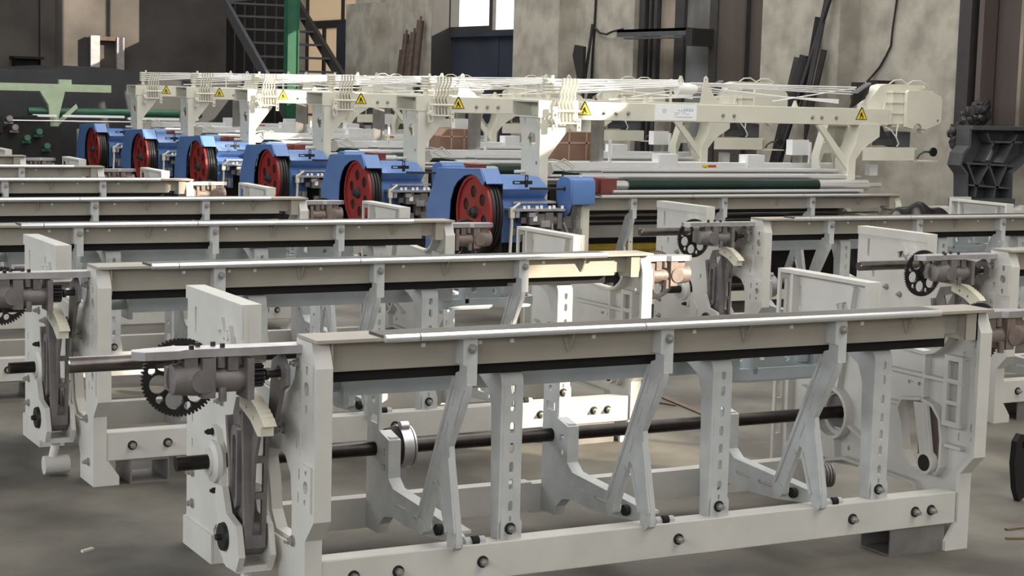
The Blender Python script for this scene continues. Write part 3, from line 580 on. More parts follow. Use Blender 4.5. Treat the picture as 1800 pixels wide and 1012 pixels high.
prof += [(.078, .262), (.078, .20)]
b.rev((-.741, cy, cz), (1, cy, cz), prof, 44); BELT = b.mesh('belt_pulley', 'black')
b = MB(); b.prism('yz', [(.60, 1.005), (.26, 1.005), (.10, .93), (.17, .865), (.12, .84), (.12, .80), (.60, .80)], [], -.585, -.215); b.prism('yz', [(.14, .83), (.12, .80), (.12, .56), (.16, .56), (.30, .80)], [], -.585, -.42)
HOOD = b.mesh('blue_hood', 'blue')
b = MB(); b.prism('xz', rect(-.525, -.375, .965, .990), [rect(-.515, -.47, .972, .983)], .06, .068); b.prism('xz', rect(-.435, -.412, .945, 1.03), [rect(-.43, -.417, .995, 1.02)], .052, .06); SLB = b.mesh('slotted_latch', 'black')
HROD = MB().cyl((-.41, .03, .94), (-.10, .03, .935), .008, 10).cyl((-.135, .03, .935), (-.12, .03, .935), .018, 12).mesh('latch_rod', 'darkbar')
def tear(r=1.0):
    return [(-.06, .83), (-.03, .77), (.036, .738), (.10, .77), (.14, .85), (.152, .93), (.14, .98), (.10, 1.01), (.05, 1.02), (-.02, 1.018), (-.05, 1.0), (-.06, .98)]
b = MB(); b.prism('yz', tear(), [], -.135, -.122); b.prism('yz', [(-.06, .83), (.12, .83), (.15, .93), (.14, .98), (.10, 1.01), (.05, 1.02), (-.02, 1.018), (-.05, 1.0), (-.06, .98)], [], -.122, .062); SCOV = b.mesh('gear_cover', 'blue')
MOTOR = MB().box(.13, .22, .16, .30, .90, .985).box(.22, .35, .13, .30, .885, 1.0).mesh('drive_motor', 'maroon'); MLAB = MB().box(.351, .356, .15, .28, .93, .98).mesh('motor_label', 'white')
# control mechanism left of the beam: a bolted plate, castings and levers
b = MB(); b.box(-.56, -.15, -.02, .16, .785, .80); b.box(-.50, -.16, .10, .20, .83, .845); b.box(-.53, -.50, .0, .03, .74, .785); b.box(-.43, -.38, -.012, .02, .745, .775); b.box(-.34, -.27, -.02, .0, .675, .72); b.tube([(-.25, -.01, .70), (-.24, -.01, .62), (-.25, .0, .52)], .010, 6); b.tube([(-.15, .0, .70), (-.11, .0, .62), (-.15, .02, .55)], .008, 6); MPLATE = b.mesh('mechanism_plate', 'alu')
b = MB(); b.box(-.42, -.30, .0, .12, .69, .765); b.box(-.30, -.24, -.01, .10, .67, .775); b.cyl((-.30, .04, .72), (-.18, .04, .715), .036, 14); b.box(-.20, -.165, .0, .10, .66, .77); b.box(-.33, -.28, .02, .06, .60, .69); b.box(-.16, -.12, .02, .08, .64, .70); b.cyl((-.36, .02, .765), (-.36, .02, .785), .018, 10)
b.box(-.47, -.43, .03, .12, .70, .74); b.box(-.25, -.21, .06, .10, .50, .67); b.box(-.19, -.15, .07, .11, .50, .66); b.box(-.54, -.46, .02, .06, .62, .66); b.cyl((-.50, .0, .66), (-.50, .0, .58), .018, 10); b.box(-.40, -.36, -.02, .02, .55, .62); b.cyl((-.27, -.02, .60), (-.27, .05, .60), .03, 12); b.box(-.13, -.06, .05, .12, .66, .74); MCAST = b.mesh('mechanism_casting', 'iron')
MSQ = MB().box(-.395, -.365, -.006, .0, .715, .75).mesh('white_tag', 'white'); MDARK = MB().box(-.56, -.02, .25, .50, .30, .78).mesh('dark_inner_bulk', 'void')
MDARK2 = MB().box(.08, 2.74, .62, .95, .12, .93).mesh('dark_gap_filler', 'void')  # solid black box added to darken the view under the beam
MBOL = MB().cyl((0, 0, 0), (0, 0, .02), .011, 8).mesh('pale_bolt', 'white')
b = MB(); b.tube([(-.565, .0, .80), (-.56, .0, .70), (-.57, .0, .44)], .011, 8); b.box(-.58, -.545, -.015, .015, .74, .81); b.tube([(-.56, 0, .80), (-.50, 0, .84)], .009, 6); LEVER = b.mesh('hand_lever', 'creamy')
# cloth rollers, reed cap and hangers
ROL1 = roller(.16, 2.56, .32, 1.005, .024, 'chrome', 'cloth_roller', .14)
ROL2 = roller(.50, 2.22, .24, .945, .043, 'dgreen', 'covered_roller'); ROL2E = MB().cyl((.36, .24, .945), (.50, .24, .945), .034, 16).mesh('roller_sleeve', 'chrome'); ROL2F = MB().cyl((2.22, .24, .945), (2.70, .24, .945), .043, 18).cyl((2.70, .24, .945), (2.84, .24, .945), .018, 12).mesh('roller_sleeve_long', 'chrome')
ROL3 = roller(.30, 2.55, .10, .908, .014, 'chrome', 'tension_rod', n=12)
ROL4 = roller(.40, 2.60, .42, 1.045, .020, 'chrome', 'upper_rod', .1, 12)
DRK = MB().box(.20, 2.70, .48, .66, .985, 1.022).mesh('green_cloth_table', 'dgreen')
CAPB = MB().box(.10, 2.76, .68, .76, 1.026, 1.092).mesh('reed_cap', 'white')
BLK = MB().box(0, .16, .655, .775, 1.03, 1.155).mesh('reed_block', 'white')
STK = MB().box(0, .055, -.002, 0, 0, .03).mat(1).box(.055, .13, -.002, 0, .010, .03).mat(2).box(.02, .04, -.003, 0, .004, .012).mesh('sticker', ['yellow', 'stripred', 'black'])
def hanger():
    b = MB()
    for k in range(6): x = .026*k; b.box(x, x+.021, .70+.012*k, .702+.012*k, 1.09, 1.41)
    return b.mesh('heald_strap', 'steel')
HANG = hanger(); HBLK = MB().box(-.006, .155, .694, .775, 1.155, 1.275).mesh('strap_block', 'white'); HPOST = MB().box(.155, .172, .68, .70, 1.08, 1.26).mesh('strap_post', 'white')
# harness cords and pulleys on top
def spool_v():
    b = MB(); prof = []
    for k in range(5): prof += [(.022*k, .030), (.022*k+.003, .042), (.022*k+.017, .042), (.022*k+.02, .030)]
    b.rev((-.105, .36, 1.59), (-.105, .36, 2), prof, 20); b.cyl((-.105, .36, 1.545), (-.105, .36, 1.59), .02, 10); b.cyl((-.07, .36, 1.70), (-.07, .36, 1.72), .012, 8); return b.mesh('guide_spool', 'creamy')
SPOOLV = spool_v()
SPOOLH = MB().rev((.985, .37, 1.65), (2, .37, 1.65), [(0, .046), (.04, .044), (.08, .044), (.12, .046), (.135, .048), (.14, .034), (.165, .034)], 22).mesh('pulley_roll', 'cord')
PBR2 = MB().prism('xz', [(.955, 1.535), (.975, 1.535), (.975, 1.72), (.955, 1.72)], [], .41, .418).mesh('pulley_post', 'creamy')
PBR = MB().prism('xz', [(1.155, 1.535), (1.36, 1.535), (1.33, 1.57), (1.29, 1.585), (1.225, 1.70), (1.222, 1.735), (1.205, 1.748), (1.188, 1.735), (1.185, 1.70), (1.165, 1.58)], [circ(1.205, 1.722, .007, 8), circ(1.225, 1.665, .008, 8)], .31, .318).box(1.155, 1.34, .31, .42, 1.535, 1.545).mesh('pulley_bracket', 'creamy')
PPIN = MB().cyl((0, 0, 0), (0, 0, .05), .012, 10).prism('xz', [(-.03, 0), (.03, 0), (.01, .045), (-.01, .045)], [], -.004, .004).mesh('guide_pin', 'creamy')
CORDS = []
def cordm(pts, r=.0055): CORDS.append(MB().tube(pts, r, 5).mesh('cord', 'cord'))
for k in range(5): cordm([(-.07, .33+.016*k, 1.60+.022*k), (1.03, .35+.014*k, 1.672+.010*k)], .006)
for k in range(4): cordm([(1.09, .34+.02*k, 1.694-.004*k), (2.66, .37+.01*k, 1.700-.018*k)])
for k in range(3): cordm([(1.12, .35+.02*k, 1.668-.02*k), (2.50, .38, 1.575+.012*k)])
cordm([(1.85, .36, 1.575), (2.66, .38, 1.695)]); cordm([(.40, .36, 1.56), (1.85, .40, 1.62)])
def wavy(dx):
    return [(dx+.030, .25, 1.70), (dx+.030, .25, 1.655), (dx+.008, .25, 1.60), (dx+.012, .25, 1.565), (dx-.008, .25, 1.52), (dx+.006, .25, 1.47), (dx, .25, 1.44), (dx+.006, .25, 1.39)]
WAVE = []
for k in range(5): WAVE.append(MB().strip('xz', [(p[0], p[2]) for p in wavy(.0)], .009, .235, .262).mesh('wavy_lever', 'creamy'))
WPL = MB().prism('xz', rect(-.025, .015, 1.33, 1.50), [slot(-.005, 1.36, .014, .03), circ(-.005, 1.44, .012, 10)], .225, .24).cyl((-.005, .20, 1.40), (-.005, .27, 1.40), .02, 12).mesh('lever_plate', 'creamy')
WPL2 = MB().prism('xz', rect(.175, .205, 1.33, 1.42), [slot(.19, 1.355, .012, .024), slot(.19, 1.395, .012, .02)], .225, .24).cyl((.0, .235, 1.385), (.19, .235, 1.385), .008, 8).cyl((-.02, .23, 1.47), (.20, .23, 1.47), .010, 8).mesh('lever_plate_right', 'creamy')
# dobby head on the right
def rbox(x0, x1, z0, z1, r, y0, y1, b):
    p = arc(x1-r, z1-r, r, 0, 90, 4)+arc(x0+r, z1-r, r, 90, 180, 4)+arc(x0+r, z0+r, r, 180, 270, 4)+arc(x1-r, z0+r, r, 270, 360, 4)
    b.prism('xz', p, [], y0, y1); return b
b = MB(); p = [(3.10, 1.40), (3.17, 1.385)]+arc(3.225, 1.385, .045, 180, 0, 8)+[(3.32, 1.385), (3.45, 1.43), (3.465, 1.45), (3.465, 1.62), (3.45, 1.65), (3.40, 1.665), (3.36, 1.69), (3.12, 1.69), (3.10, 1.675)]
b.prism('xz', p, [circ(3.43, 1.452, .012, 10)], .28, .31); b.prism('xz', [(3.11, 1.41), (3.45, 1.45), (3.455, 1.64), (3.36, 1.68), (3.11, 1.68)], [], .311, .52)
b.cyl((3.30, .30, 1.37), (3.30, .36, 1.37), .02, 10); DOB = b.mesh('dobby_cover', 'creamy')
b = MB(); b.box(3.0, 3.11, .33, .50, 1.40, 1.68)
for z in (1.42, 1.50, 1.585, 1.665): b.box(2.99, 3.11, .32, .51, z, z+.012)
b.prism('xz', [(2.80, 1.535), (2.99, 1.535), (2.99, 1.60), (3.36, 1.70), (3.36, 1.735), (2.99, 1.735), (2.93, 1.72), (2.84, 1.62), (2.80, 1.58)], [], .40, .52); b.prism('xz', [(2.90, 1.535), (2.945, 1.535), (2.92, 1.60)], [], .32, .33); b.cyl((3.30, .42, 1.71), (3.38, .42, 1.71), .022, 12); DNECK = b.mesh('dobby_housing', 'creamy')
JACK = MB().prism('xz', [(0, 0), (.05, .02), (.075, .12), (.06, .135), (.035, .13)], [], 0, .012).mesh('jack_lever', 'black')
JTIP = MB().box(.03, .075, -.004, .016, .118, .135).mesh('jack_tip', 'alu')
CABL = MB().tube([(2.98, .36, 1.735), (3.03, .36, 1.765), (3.10, .36, 1.77), (3.16, .36, 1.74)], .006, 6).tube([(3.16, .36, 1.735), (3.22, .36, 1.765), (3.30, .36, 1.765), (3.36, .36, 1.735)], .006, 6).mesh('hose', 'creamy')
HOSE2 = MB().tube([(2.89, .28, 1.40), (2.95, .27, 1.37), (3.0, .27, 1.32), (3.03, .27, 1.27), (3.02, .28, 1.245)], .006, 6).tube([(3.03, .29, 1.42), (3.01, .28, 1.36), (3.01, .28, 1.31)], .006, 6).mesh('hose_lower', 'creamy')
b = MB(); b.box(2.69, 3.225, .28, .295, 1.135, 1.225); b.box(2.69, 3.225, .28, .55, 1.225, 1.238); b.box(3.205, 3.225, .28, .55, 1.135, 1.225); b.box(3.2, 3.45, .28, .42, 1.128, 1.137); b.box(2.85, 2.87, .40, .42, 1.238, 1.41); TRAY = b.mesh('side_tray', 'creamy')
b = MB(); b.box(2.87, 3.10, .40, .50, 1.25, 1.30); b.box(3.08, 3.22, .36, .50, 1.24, 1.36); b.prism('xz', [(2.90, 1.40), (2.98, 1.40), (3.05, 1.30), (2.90, 1.30)], [], .42, .46); DRIVE = b.mesh('tray_mechanism', 'darkcast')
KNOB = MB().cyl((3.395, .27, 1.205), (3.395, .285, 1.205), .036, 18).mesh('knob', 'black'); KARM = MB().tube([(3.395, .30, 1.205), (3.32, .30, 1.205), (3.28, .31, 1.18), (3.26, .31, 1.15)], .009, 6).cyl((3.395, .285, 1.205), (3.395, .305, 1.205), .012, 8).mesh('knob_arm', 'darkcast')
WBLK = MB().box(2.86, 2.94, .40, .46, 1.01, 1.10).mesh('hanging_block', 'white')
GOLD = roller(.06, 2.8, .50, .465, .036, 'gold', 'gold_roller'); PANEL = MB().box(.06, 2.8, .40, .41, .555, .645).mesh('sheet_panel', 'panel')
BAR1 = MB().cyl((.06, .20, .735), (2.8, .20, .735), .008, 8).mesh('cross_rod', 'steel'); BAR2 = MB().cyl((.06, .22, .69), (2.8, .22, .69), .007, 8).mesh('cross_rod_low', 'steel')
STRAPB = MB().prism('xz', rect(.44, .475, .49, .79), [circ(.457, .76, .007, 8), circ(.457, .55, .007, 8)], .09, .10).mesh('flat_strap', 'creamy')
WIRE = MB().tube([(-.16, .55, 1.02), (-.10, .50, 1.09), (.0, .46, 1.12), (.10, .44, 1.10), (.16, .42, 1.05), (.10, .43, 1.04), (.02, .45, 1.08), (.09, .44, 1.125), (.17, .42, 1.07)], .006, 6).mesh('loose_wire', 'creamy')
SPAT = MB().prism('xz', [(-.12, 1.0), (-.06, 1.08), (.0, 1.10), (.03, 1.03), (.0, 1.0)], [], .48, .495).cyl((-.28, .50, 1.03), (.02, .50, 1.03), .012, 10).mesh('end_casting', 'cream')
def make_loom(label, loc):
    r = root('finished_loom', label, 'loom', loc, 0, 'finished looms with blue guards')
    put('side_frame', SIDE_L2, r); put('side_frame', SIDE_R2, r, (LL, 0, 0))
    bm = put('breast_beam', BEAM2, r); put('guide_rail', RAIL2, r, label='chromed guide rail'); put('rail_strip', RAILB2, r); put('front_beam', FBEAM2, r)
    for x in (.42, 1.20, 2.0): k = put('support_bracket', BRK, r, (x, 0, 0)); put('nut', BOLT_N, k, (.003, -.004, .838))
    put('flat_strap', STRAPB, r); put('gold_roller', GOLD, r, label='golden roller'); put('sheet_panel', PANEL, r); put('cross_rod', BAR1, r); put('cross_rod', BAR2, r)
    put('arch_bracket', AL, r); put('arch_bracket', AR, r)
    o = put('overhead_beam', OVB, r, bevel=.004)
    for x in (.33, .43, .53, 1.36, 1.46, 2.19, 2.28, 2.42): put('bolt', BOLT_N, o, (x, .300, 1.462))
    put('warning_sign', SIGN, o, (.165, .300, 1.448), label='yellow triangular warning sign'); put('warning_sign', SIGN, o, (2.668, .300, 1.455), label='yellow triangular warning sign'); put('name_plate', PLATE, o, (.757, .300, 1.418), label='silver plate with round emblem and blue print')
    q = put('flywheel_guard', GUARD, r, bevel=.003); put('guard_back_shade', GBACK, q); f = put('flywheel', FLY, r, label='red flywheel with round holes'); put('hub', HUB, f); put('belt_pulley', BELT, r, label='black grooved pulley')
    put('blue_hood', HOOD, r); put('slotted_latch', SLB, r); put('latch_rod', HROD, r); put('gear_cover', SCOV, r, label='small blue cover', bevel=.004)
    q = put('drive_motor', MOTOR, r); put('motor_label', MLAB, q)
    q = put('mechanism_plate', MPLATE, r)
    for k in range(7): put('pale_bolt', MBOL, q, (-.46+.05*k, .01+.03*(k % 2), .80))
    q = put('mechanism_casting', MCAST, r); put('white_tag', MSQ, q); put('dark_inner_bulk', MDARK, r); put('dark_inner_bulk', MDARK2, r); put('hand_lever', LEVER, r)
    put('cloth_roller', ROL1, r); q = put('covered_roller', ROL2, r, label='dark green covered roller'); put('roller_sleeve', ROL2E, q); put('roller_sleeve', ROL2F, q); put('tension_rod', ROL3, r); put('upper_rod', ROL4, r); put('cloth_table', DRK, r)
    q = put('reed_cap', CAPB, r, label='long white reed cap'); put('reed_block', BLK, q, (1.05, 0, 0)); put('reed_block', BLK, q, (1.86, 0, 0)); put('sticker', STK, q, (1.45, .68, 1.045))
    for x in (.46, 2.32):
        q = put('heald_strap', HANG, r, (x, 0, 0)); put('strap_post', HPOST, q)
        if x > 1: put('strap_block', HBLK, q)
    put('guide_spool', SPOOLV, r); put('pulley_roll', SPOOLH, r); put('pulley_bracket', PBR, r); put('pulley_post', PBR2, r)
    for x in (.52, .70, 1.0, 2.05): put('guide_pin', PPIN, r, (x, .34, 1.535 if x != 1.0 else 1.695))
    for c in CORDS: put('cord', c, r)
    for k in range(5): put('wavy_lever', WAVE[0], r, (-.08+.030*k, 0.003*k, 0))
    put('lever_plate', WPL, r, (-.11, 0, 0)); put('lever_plate', WPL2, r, (-.11, 0, 0))
    put('dobby_cover', DOB, r, bevel=.005); put('dobby_housing', DNECK, r)
    for k in range(7): q = put('jack_lever', JACK, r, (2.60+.036*k, .36+.02*k, 1.535+.012*k)); put('jack_tip', JTIP, q)
    put('hose', CABL, r); put('hose', HOSE2, r)
    put('side_tray', TRAY, r); put('tray_mechanism', DRIVE, r); q = put('knob_arm', KARM, r); put('knob', KNOB, q, label='round black knob'); put('hanging_block', WBLK, r)
    put('loose_wire', WIRE, r); put('end_casting', SPAT, r)
    return r
LX, LY = 4.345, 5.9
L1 = make_loom('finished cream loom nearest the viewer, its whole overhead beam and right-hand dobby visible', (LX, LY, 0))
for i, lab in enumerate(['second nearest finished loom, flywheel guard left of the nearest flywheel, bracket near the navy door', 'third finished loom from the front, left bracket below the wall pilaster with leaning bars', 'fourth finished loom from the front, its beam and bracket glaring in direct sun', 'fifth finished loom from the front, second farthest of the blue-guarded row', 'farthest finished loom, its blue guard next to the dark green loom']):
    c = copy_tree(L1); c.location = (LX+.01*i, LY+2.03*(i+1), 0); c['label'] = lab

# ------------------------------------------------------------------ green loom at the far end of the row
r = root('green_loom', 'old green loom at far left, beyond the last blue guard', 'loom', (0, 0, 0))
put('overhead_beam', MB().box(2.2, 4.35, 18.1, 18.22, 1.425, 1.52).mesh('green_beam', 'palegreen'), r, label='pale green beam')
for x in (3.56, 2.3):
    b = MB(); b.prism('xz', [(x, .45), (x+.10, .45), (x+.11, 1.1), (x+.19, 1.425), (x-.13, 1.425), (x-.02, 1.25), (x, 1.0)], [], 18.10, 18.2); b.prism('xz', [(x+.10, 1.05), (x+.10, .98), (x+.36, 1.22), (x+.34, 1.27)], [], 18.12, 18.15); b.box(x-.02, x+.13, 18.08, 18.3, 0, .45); put('arch_bracket', b.mesh('green_bracket', 'palegreen'), r)
put('lug', MB().box(3.68, 3.84, 18.12, 18.2, 1.52, 1.58).mesh('beam_lug', 'palegreen'), r)
put('cloth_roller', MB().cyl((3.3, 18.2, 1.165), (5.6, 18.2, 1.165), .052, 18).mesh('green_roller', 'green'), r, label='green cloth roller')
for x0, x1, z in ((3.32, 3.62, 1.10), (3.7, 4.5, 1.10), (4.55, 5.5, 1.08)): put('reed_cap', MB().box(x0, x1, 18.0, 18.06, z, z+.03).mesh('white_strip', 'white'), r)
put('cross_rod', MB().cyl((3.0, 17.95, 1.05), (5.2, 17.95, 1.05), .012, 8).mesh('dark_rod', 'steel'), r)
put('white_cover', MB().box(3.9, 4.3, 17.9, 18.1, .78, .95).mesh('white_cover', 'white'), r)
b = MB(); b.box(2.2, 3.65, 17.9, 18.6, .0, .98); b.box(2.4, 2.9, 17.8, 18.0, .9, 1.10); b.prism('xz', [(3.0, .98), (3.5, .98), (3.35, 1.12), (3.1, 1.10)], [], 17.95, 18.3); put('dark_inner_bulk', b.mesh('dark_inner_bulk', 'void'), r)
for x, z in ((3.05, .95), (3.2, .82), (3.35, .90), (2.98, 1.06), (3.45, .72)): put('dark_fitting', MB().cyl((x, 17.9, z), (x, 17.78, z+.02), .04, 12).box(x-.06, x+.05, 17.82, 17.86, z-.05, z-.02).mesh('fitting', 'green' if x > 3.1 else 'iron'), r)
def mound(name, x0, x1, y0, y1, hf, mt, nx=26, ny=12):
    vs = []; fs = []
    for j in range(ny+1):
        for i in range(nx+1):
            u, v = i/nx, j/ny; vs.append((x0+(x1-x0)*u, y0+(y1-y0)*v, hf(u, v)))
    n = len(vs); vs += [(x, y, 0.0) for x, y, z in vs]
    for j in range(ny):
        for i in range(nx):
            a = j*(nx+1)+i; q = (a, a+1, a+nx+2, a+nx+1); fs += [q, tuple(k+n for k in reversed(q))]
    for i in range(nx): fs += [(i, n+i, n+i+1, i+1), (ny*(nx+1)+i, ny*(nx+1)+i+1, n+ny*(nx+1)+i+1, n+ny*(nx+1)+i)]
    for j in range(ny): a = j*(nx+1); fs += [(a, a+nx+1, n+a+nx+1, n+a), (a+nx, n+a+nx, n+a+2*nx+1, a+2*nx+1)]
    return MB().add(vs, fs).mesh(name, mt, 60)
def tarp_h(u, v):
    e = min(1, 6*min(v, 1-v)+.55); return (1.73-.02*math.sin(9*u) - .17*max(0, (u-.42))**1.0*1.3 + .03*math.sin(14*u+3*v))*e
thing('tarpaulin', mound('tarpaulin', 2.3, 6.6, 19.2, 20.6, tarp_h, 'tarp', 40, 12), 'dark tarpaulin draped over warp beams behind the green loom', 'tarpaulin')

# ------------------------------------------------------------------ staircase and column
r = root('staircase', 'dark open steel staircase rising beside the back corner', 'staircase', (0, 0, 0))
sy = lambda z: 16.2+z/.6
for x0, x1 in ((6.83, 6.88), (8.0, 8.06)):
    z0, z1 = 1.05, 3.4; mk = 'darkcast' if x0 < 7.5 else 'frame'
    put('stringer', MB().prism('yz', [(sy(z0)-.05, z0), (sy(z0)+.30, z0), (sy(z1)+.30, z1), (sy(z1)-.05, z1)], [], x0, x1).mesh('stringer', mk), r)
TR = MB().box(6.88, 8.0, 0, .24, -.03, 0).mesh('tread', 'darkcast')
for k in range(6, 18): z = .2*k; put('tread', TR, r, (0, sy(z)+.02, z))
put('landing', MB().box(6.83, 8.06, 17.42, 17.97, 1.0, 1.05).mesh('landing', 'darkcast'), r)
POST = MB().box(0, .06, 0, .06, 0, 1.0).mesh('post', 'darkcast')
for x in (6.83, 8.0):
    for y in (17.42, 17.91): put('post', POST, r, (x, y, 0))
thing('steel_column', MB().box(6.49, 6.505, 17.33, 17.48, 0, 7.2).box(6.635, 6.65, 17.33, 17.48, 0, 7.2).box(6.505, 6.635, 17.35, 17.37, 0, 7.2).box(6.45, 6.69, 17.30, 17.5, 0, .02).mesh('steel_column', 'green'), 'dark green steel column standing in front of the staircase', 'column')
# back-wall items
r = root('window_frame', 'pale metal window frame leaning on the dark back wall', 'window frame', (0, 0, 0))
put('stile', MB().box(6.10, 6.26, 25.82, 25.94, 0, 2.34).mesh('stile_a', 'zincframe' if 'zincframe' in M else 'alu'), r); put('stile', MB().box(6.56, 6.69, 25.82, 25.94, 0, 2.32).mesh('stile_b', 'alu'), r)
put('rail', MB().box(6.26, 6.56, 25.84, 25.92, 2.26, 2.33).mesh('rail_a', 'rust'), r); put('rail', MB().box(6.26, 6.56, 25.84, 25.92, .1, .2).mesh('rail_b', 'rust'), r)
thing('wall_shelf', MB().box(4.75, 5.25, 25.6, 26.0, 1.90, 1.94).box(4.8, 5.2, 25.8, 26.0, 1.72, 1.90).mesh('wall_shelf', 'void'), 'black shelf box fixed to the dark back wall', 'shelf')
# right-wall items
bars = [((7.98, 8.98, .0), (8.33, 8.24, 2.75), .018), ((8.06, 8.62, .0), (8.33, 8.50, 2.35), .034), ((7.96, 8.56, .0), (8.32, 8.34, 2.62), .026), ((8.02, 8.98, .0), (8.31, 8.74, 1.98), .040), ((7.94, 8.82, .0), (8.29, 8.64, 2.0), .040), ((7.90, 8.46, .0), (8.30, 8.36, 2.05), .028)]
for k, (p0, p1, rr) in enumerate(bars):
    p0, p1 = Vector(p0), Vector(p1); d = (p1-p0); q = d.to_track_quat('Z', 'Y').to_matrix().to_4x4(); q.translation = p0
    b = MB().box(-rr, rr, -rr, -rr+.012, 0, d.length).box(-rr, -rr+.012, -rr, rr, 0, d.length).xf(q)
    thing('steel_angle', b.mesh('steel_angle', 'darkbar'), ['longest thin dark steel angle leaning on the wall by the brown door', 'short dark steel angle in the middle of the leaning bundle', 'long dark steel angle on the near side of the leaning bundle', 'thick short steel angle at the far side of the leaning bundle', 'thick short steel angle in front of the leaning bundle', 'thin short steel angle nearest the pilaster'][k], 'steel bar', group='dark steel angles leaning on the right wall')
pipes = [(18.13, 2.12, .05, 'shortest'), (18.02, 2.34, .045, 'second tallest'), (17.90, 2.20, .04, 'third'), (17.76, 2.36, .05, 'fourth'), (17.56, 2.52, .05, 'tallest')]
for k, (y, h, rr, nm) in enumerate(pipes):
    b = MB().cyl((8.30-.02*(k % 2), y, 0), (8.52, y, h), rr, 12).cyl((8.52, y, h), (8.525, y, h+.06), .016, 8)
    thing('rusty_pipe', b.mesh('rusty_pipe', 'rust'), ['shortest rusty pipe of the upright bundle, far side', 'second rusty pipe from the far side of the upright bundle', 'middle rusty pipe of the upright bundle', 'fourth rusty pipe of the upright bundle', 'tallest rusty pipe of the upright bundle, next to the navy door'][k], 'pipe', group='rusty pipes leaning on the right wall')
b = MB(); b.cyl((8.2, 12.86, 0), (8.52, 12.9, 2.38), .018, 8); b.prism('yz', [(12.86, 1.75), (12.86, 2.12), (13.06, 2.14), (13.10, 2.02), (12.98, 1.75)], [], 8.38, 8.42)
thing('shovel', b.mesh('shovel', 'void'), 'black shovel standing against the wall left of the brown doors', 'shovel')
r = root('wall_bracket', 'dark steel channel bracket across the brown doors', 'bracket', (0, 0, 0))
put('channel', MB().box(8.42, 8.50, 10.75, 12.2, 2.27, 2.30).box(8.42, 8.43, 10.75, 12.2, 2.22, 2.30).mesh('channel_upper', 'darkcast'), r); put('channel', MB().box(8.36, 8.44, 10.8, 11.95, 2.19, 2.21).mesh('channel_lower', 'darkcast'), r)
put('end_plate', MB().box(8.38, 8.74, 10.64, 10.76, 2.11, 2.29).mesh('end_plate', 'void'), r)
thing('cable', MB().tube([(8.58, 12.96, 3.4), (8.585, 12.957, 2.66), (8.585, 12.97, 2.35), (8.585, 12.99, 2.05), (8.585, 13.0, 1.5)], .014, 6).tube([(8.58, 12.97, 2.35), (8.56, 12.80, 2.28), (8.54, 12.62, 2.26), (8.52, 12.45, 2.29), (8.5, 12.2, 2.31)], .012, 6).mesh('cable_left', 'void'), 'black cable hanging down the wall and looping to the channel bracket', 'cable')
thing('cable', MB().tube([(8.585, 7.69, 3.4), (8.585, 7.71, 2.5), (8.58, 7.74, 2.25), (8.585, 7.76, 2.09), (8.585, 7.82, 2.0), (8.585, 7.90, 1.9), (8.58, 7.99, 1.82), (8.5, 7.96, 1.77)], .010, 6).mesh('cable_right', 'void'), 'thin black cable running down the wall above the dobby head', 'cable')
thing('control_box', MB().box(8.40, 8.58, 7.72, 8.06, 1.60, 1.76).box(8.38, 8.58, 7.68, 7.82, 1.74, 1.78).mesh('control_box', 'void'), 'black box on the wall at the foot of the thin cable', 'box')
b = MB()
for i in range(150):
    t = random.random(); c = Vector((8.34, 6.28+.30*t, 1.56-.25*t)); v = Vector((random.uniform(-.05, .04), random.uniform(-.055, .055), random.uniform(-.07, .05))); rr = .03+.025*random.random()
    b.rev(c+v, c+v+Vector((random.uniform(-1, 1), random.uniform(-1, 1), 1)), [(-rr, .004), (-rr*.6, rr*.75), (0, rr), (rr*.6, rr*.7), (rr*1.2, .004)], 7)
thing('burlap_bundle', b.mesh('burlap_bundle', 'darkbar', 20), 'dark shaggy bundle hanging on the wall below the shutter corner', 'bundle')
r = root('machine_casting', 'dark ribbed iron casting standing on a pale base at the right wall', 'casting', (0, 0, 0))
b = MB(); P = [(7.86, 1.405), (8.52, 1.40), (8.50, 1.20), (8.30, 1.06), (8.32, .80), (7.86, .86), (7.85, 1.05), (7.78, 1.12), (7.80, 1.20), (7.86, 1.26)]
b.prism('xz', P, [[(8.08, 1.23), (8.24, 1.245), (8.20, 1.15), (8.02, 1.14)]], 6.02, 6.05); b.strip('xz', P+[P[0]], .022, 5.88, 6.03)
def rib2(p, q, b):
    p, q = Vector(p), Vector(q); d = (q-p).normalized(); n = Vector((-d.y, d.x))*.008; b.prism('xz', [tuple(p+n), tuple(p-n), tuple(q-n), tuple(q+n)], [], 5.90, 6.03)
for p, q in (((7.84, 1.13), (8.34, 1.11)), ((7.86, .96), (8.32, .93)), ((7.86, 1.12), (7.96, .94)), ((7.96, .94), (8.08, 1.12)), ((8.08, 1.12), (8.18, .93)), ((8.18, .93), (8.27, 1.11)), ((8.04, 1.37), (8.08, 1.30)), ((8.08, 1.30), (8.42, 1.30)), ((8.02, 1.14), (8.12, 1.30)), ((8.22, 1.13), (8.36, 1.36)), ((7.96, .94), (7.95, .86)), ((8.16, .93), (8.15, .84))): rib2(p, q, b)
b.box(7.85, 8.55, 5.86, 6.05, 1.395, 1.425); b.box(7.82, 8.32, 5.84, 6.06, .78, .85); put('ribbed_plate', b.mesh('ribbed_plate', 'darkcast'), r)
for x, z in ((7.97, 1.06), (8.06, .99), (8.30, 1.02), (8.08, 1.33), (8.22, .86)): put('bolt', BOLT_N, r, (x, 6.015, z))
b = MB(); b.prism('xz', [(7.63, 0), (8.5, 0), (8.5, .80), (8.36, .80), (8.36, .76), (7.82, .78), (7.82, .87), (7.63, .87)], [rect(7.66, 7.71, .3, .83), rect(7.73, 7.79, .3, .83)], 5.80, 5.84); b.box(7.63, 8.5, 5.84, 6.1, 0, .78); b.box(8.06, 8.07, 5.76, 5.80, .3, .78); put('base', b.mesh('casting_base', 'cream'), r)
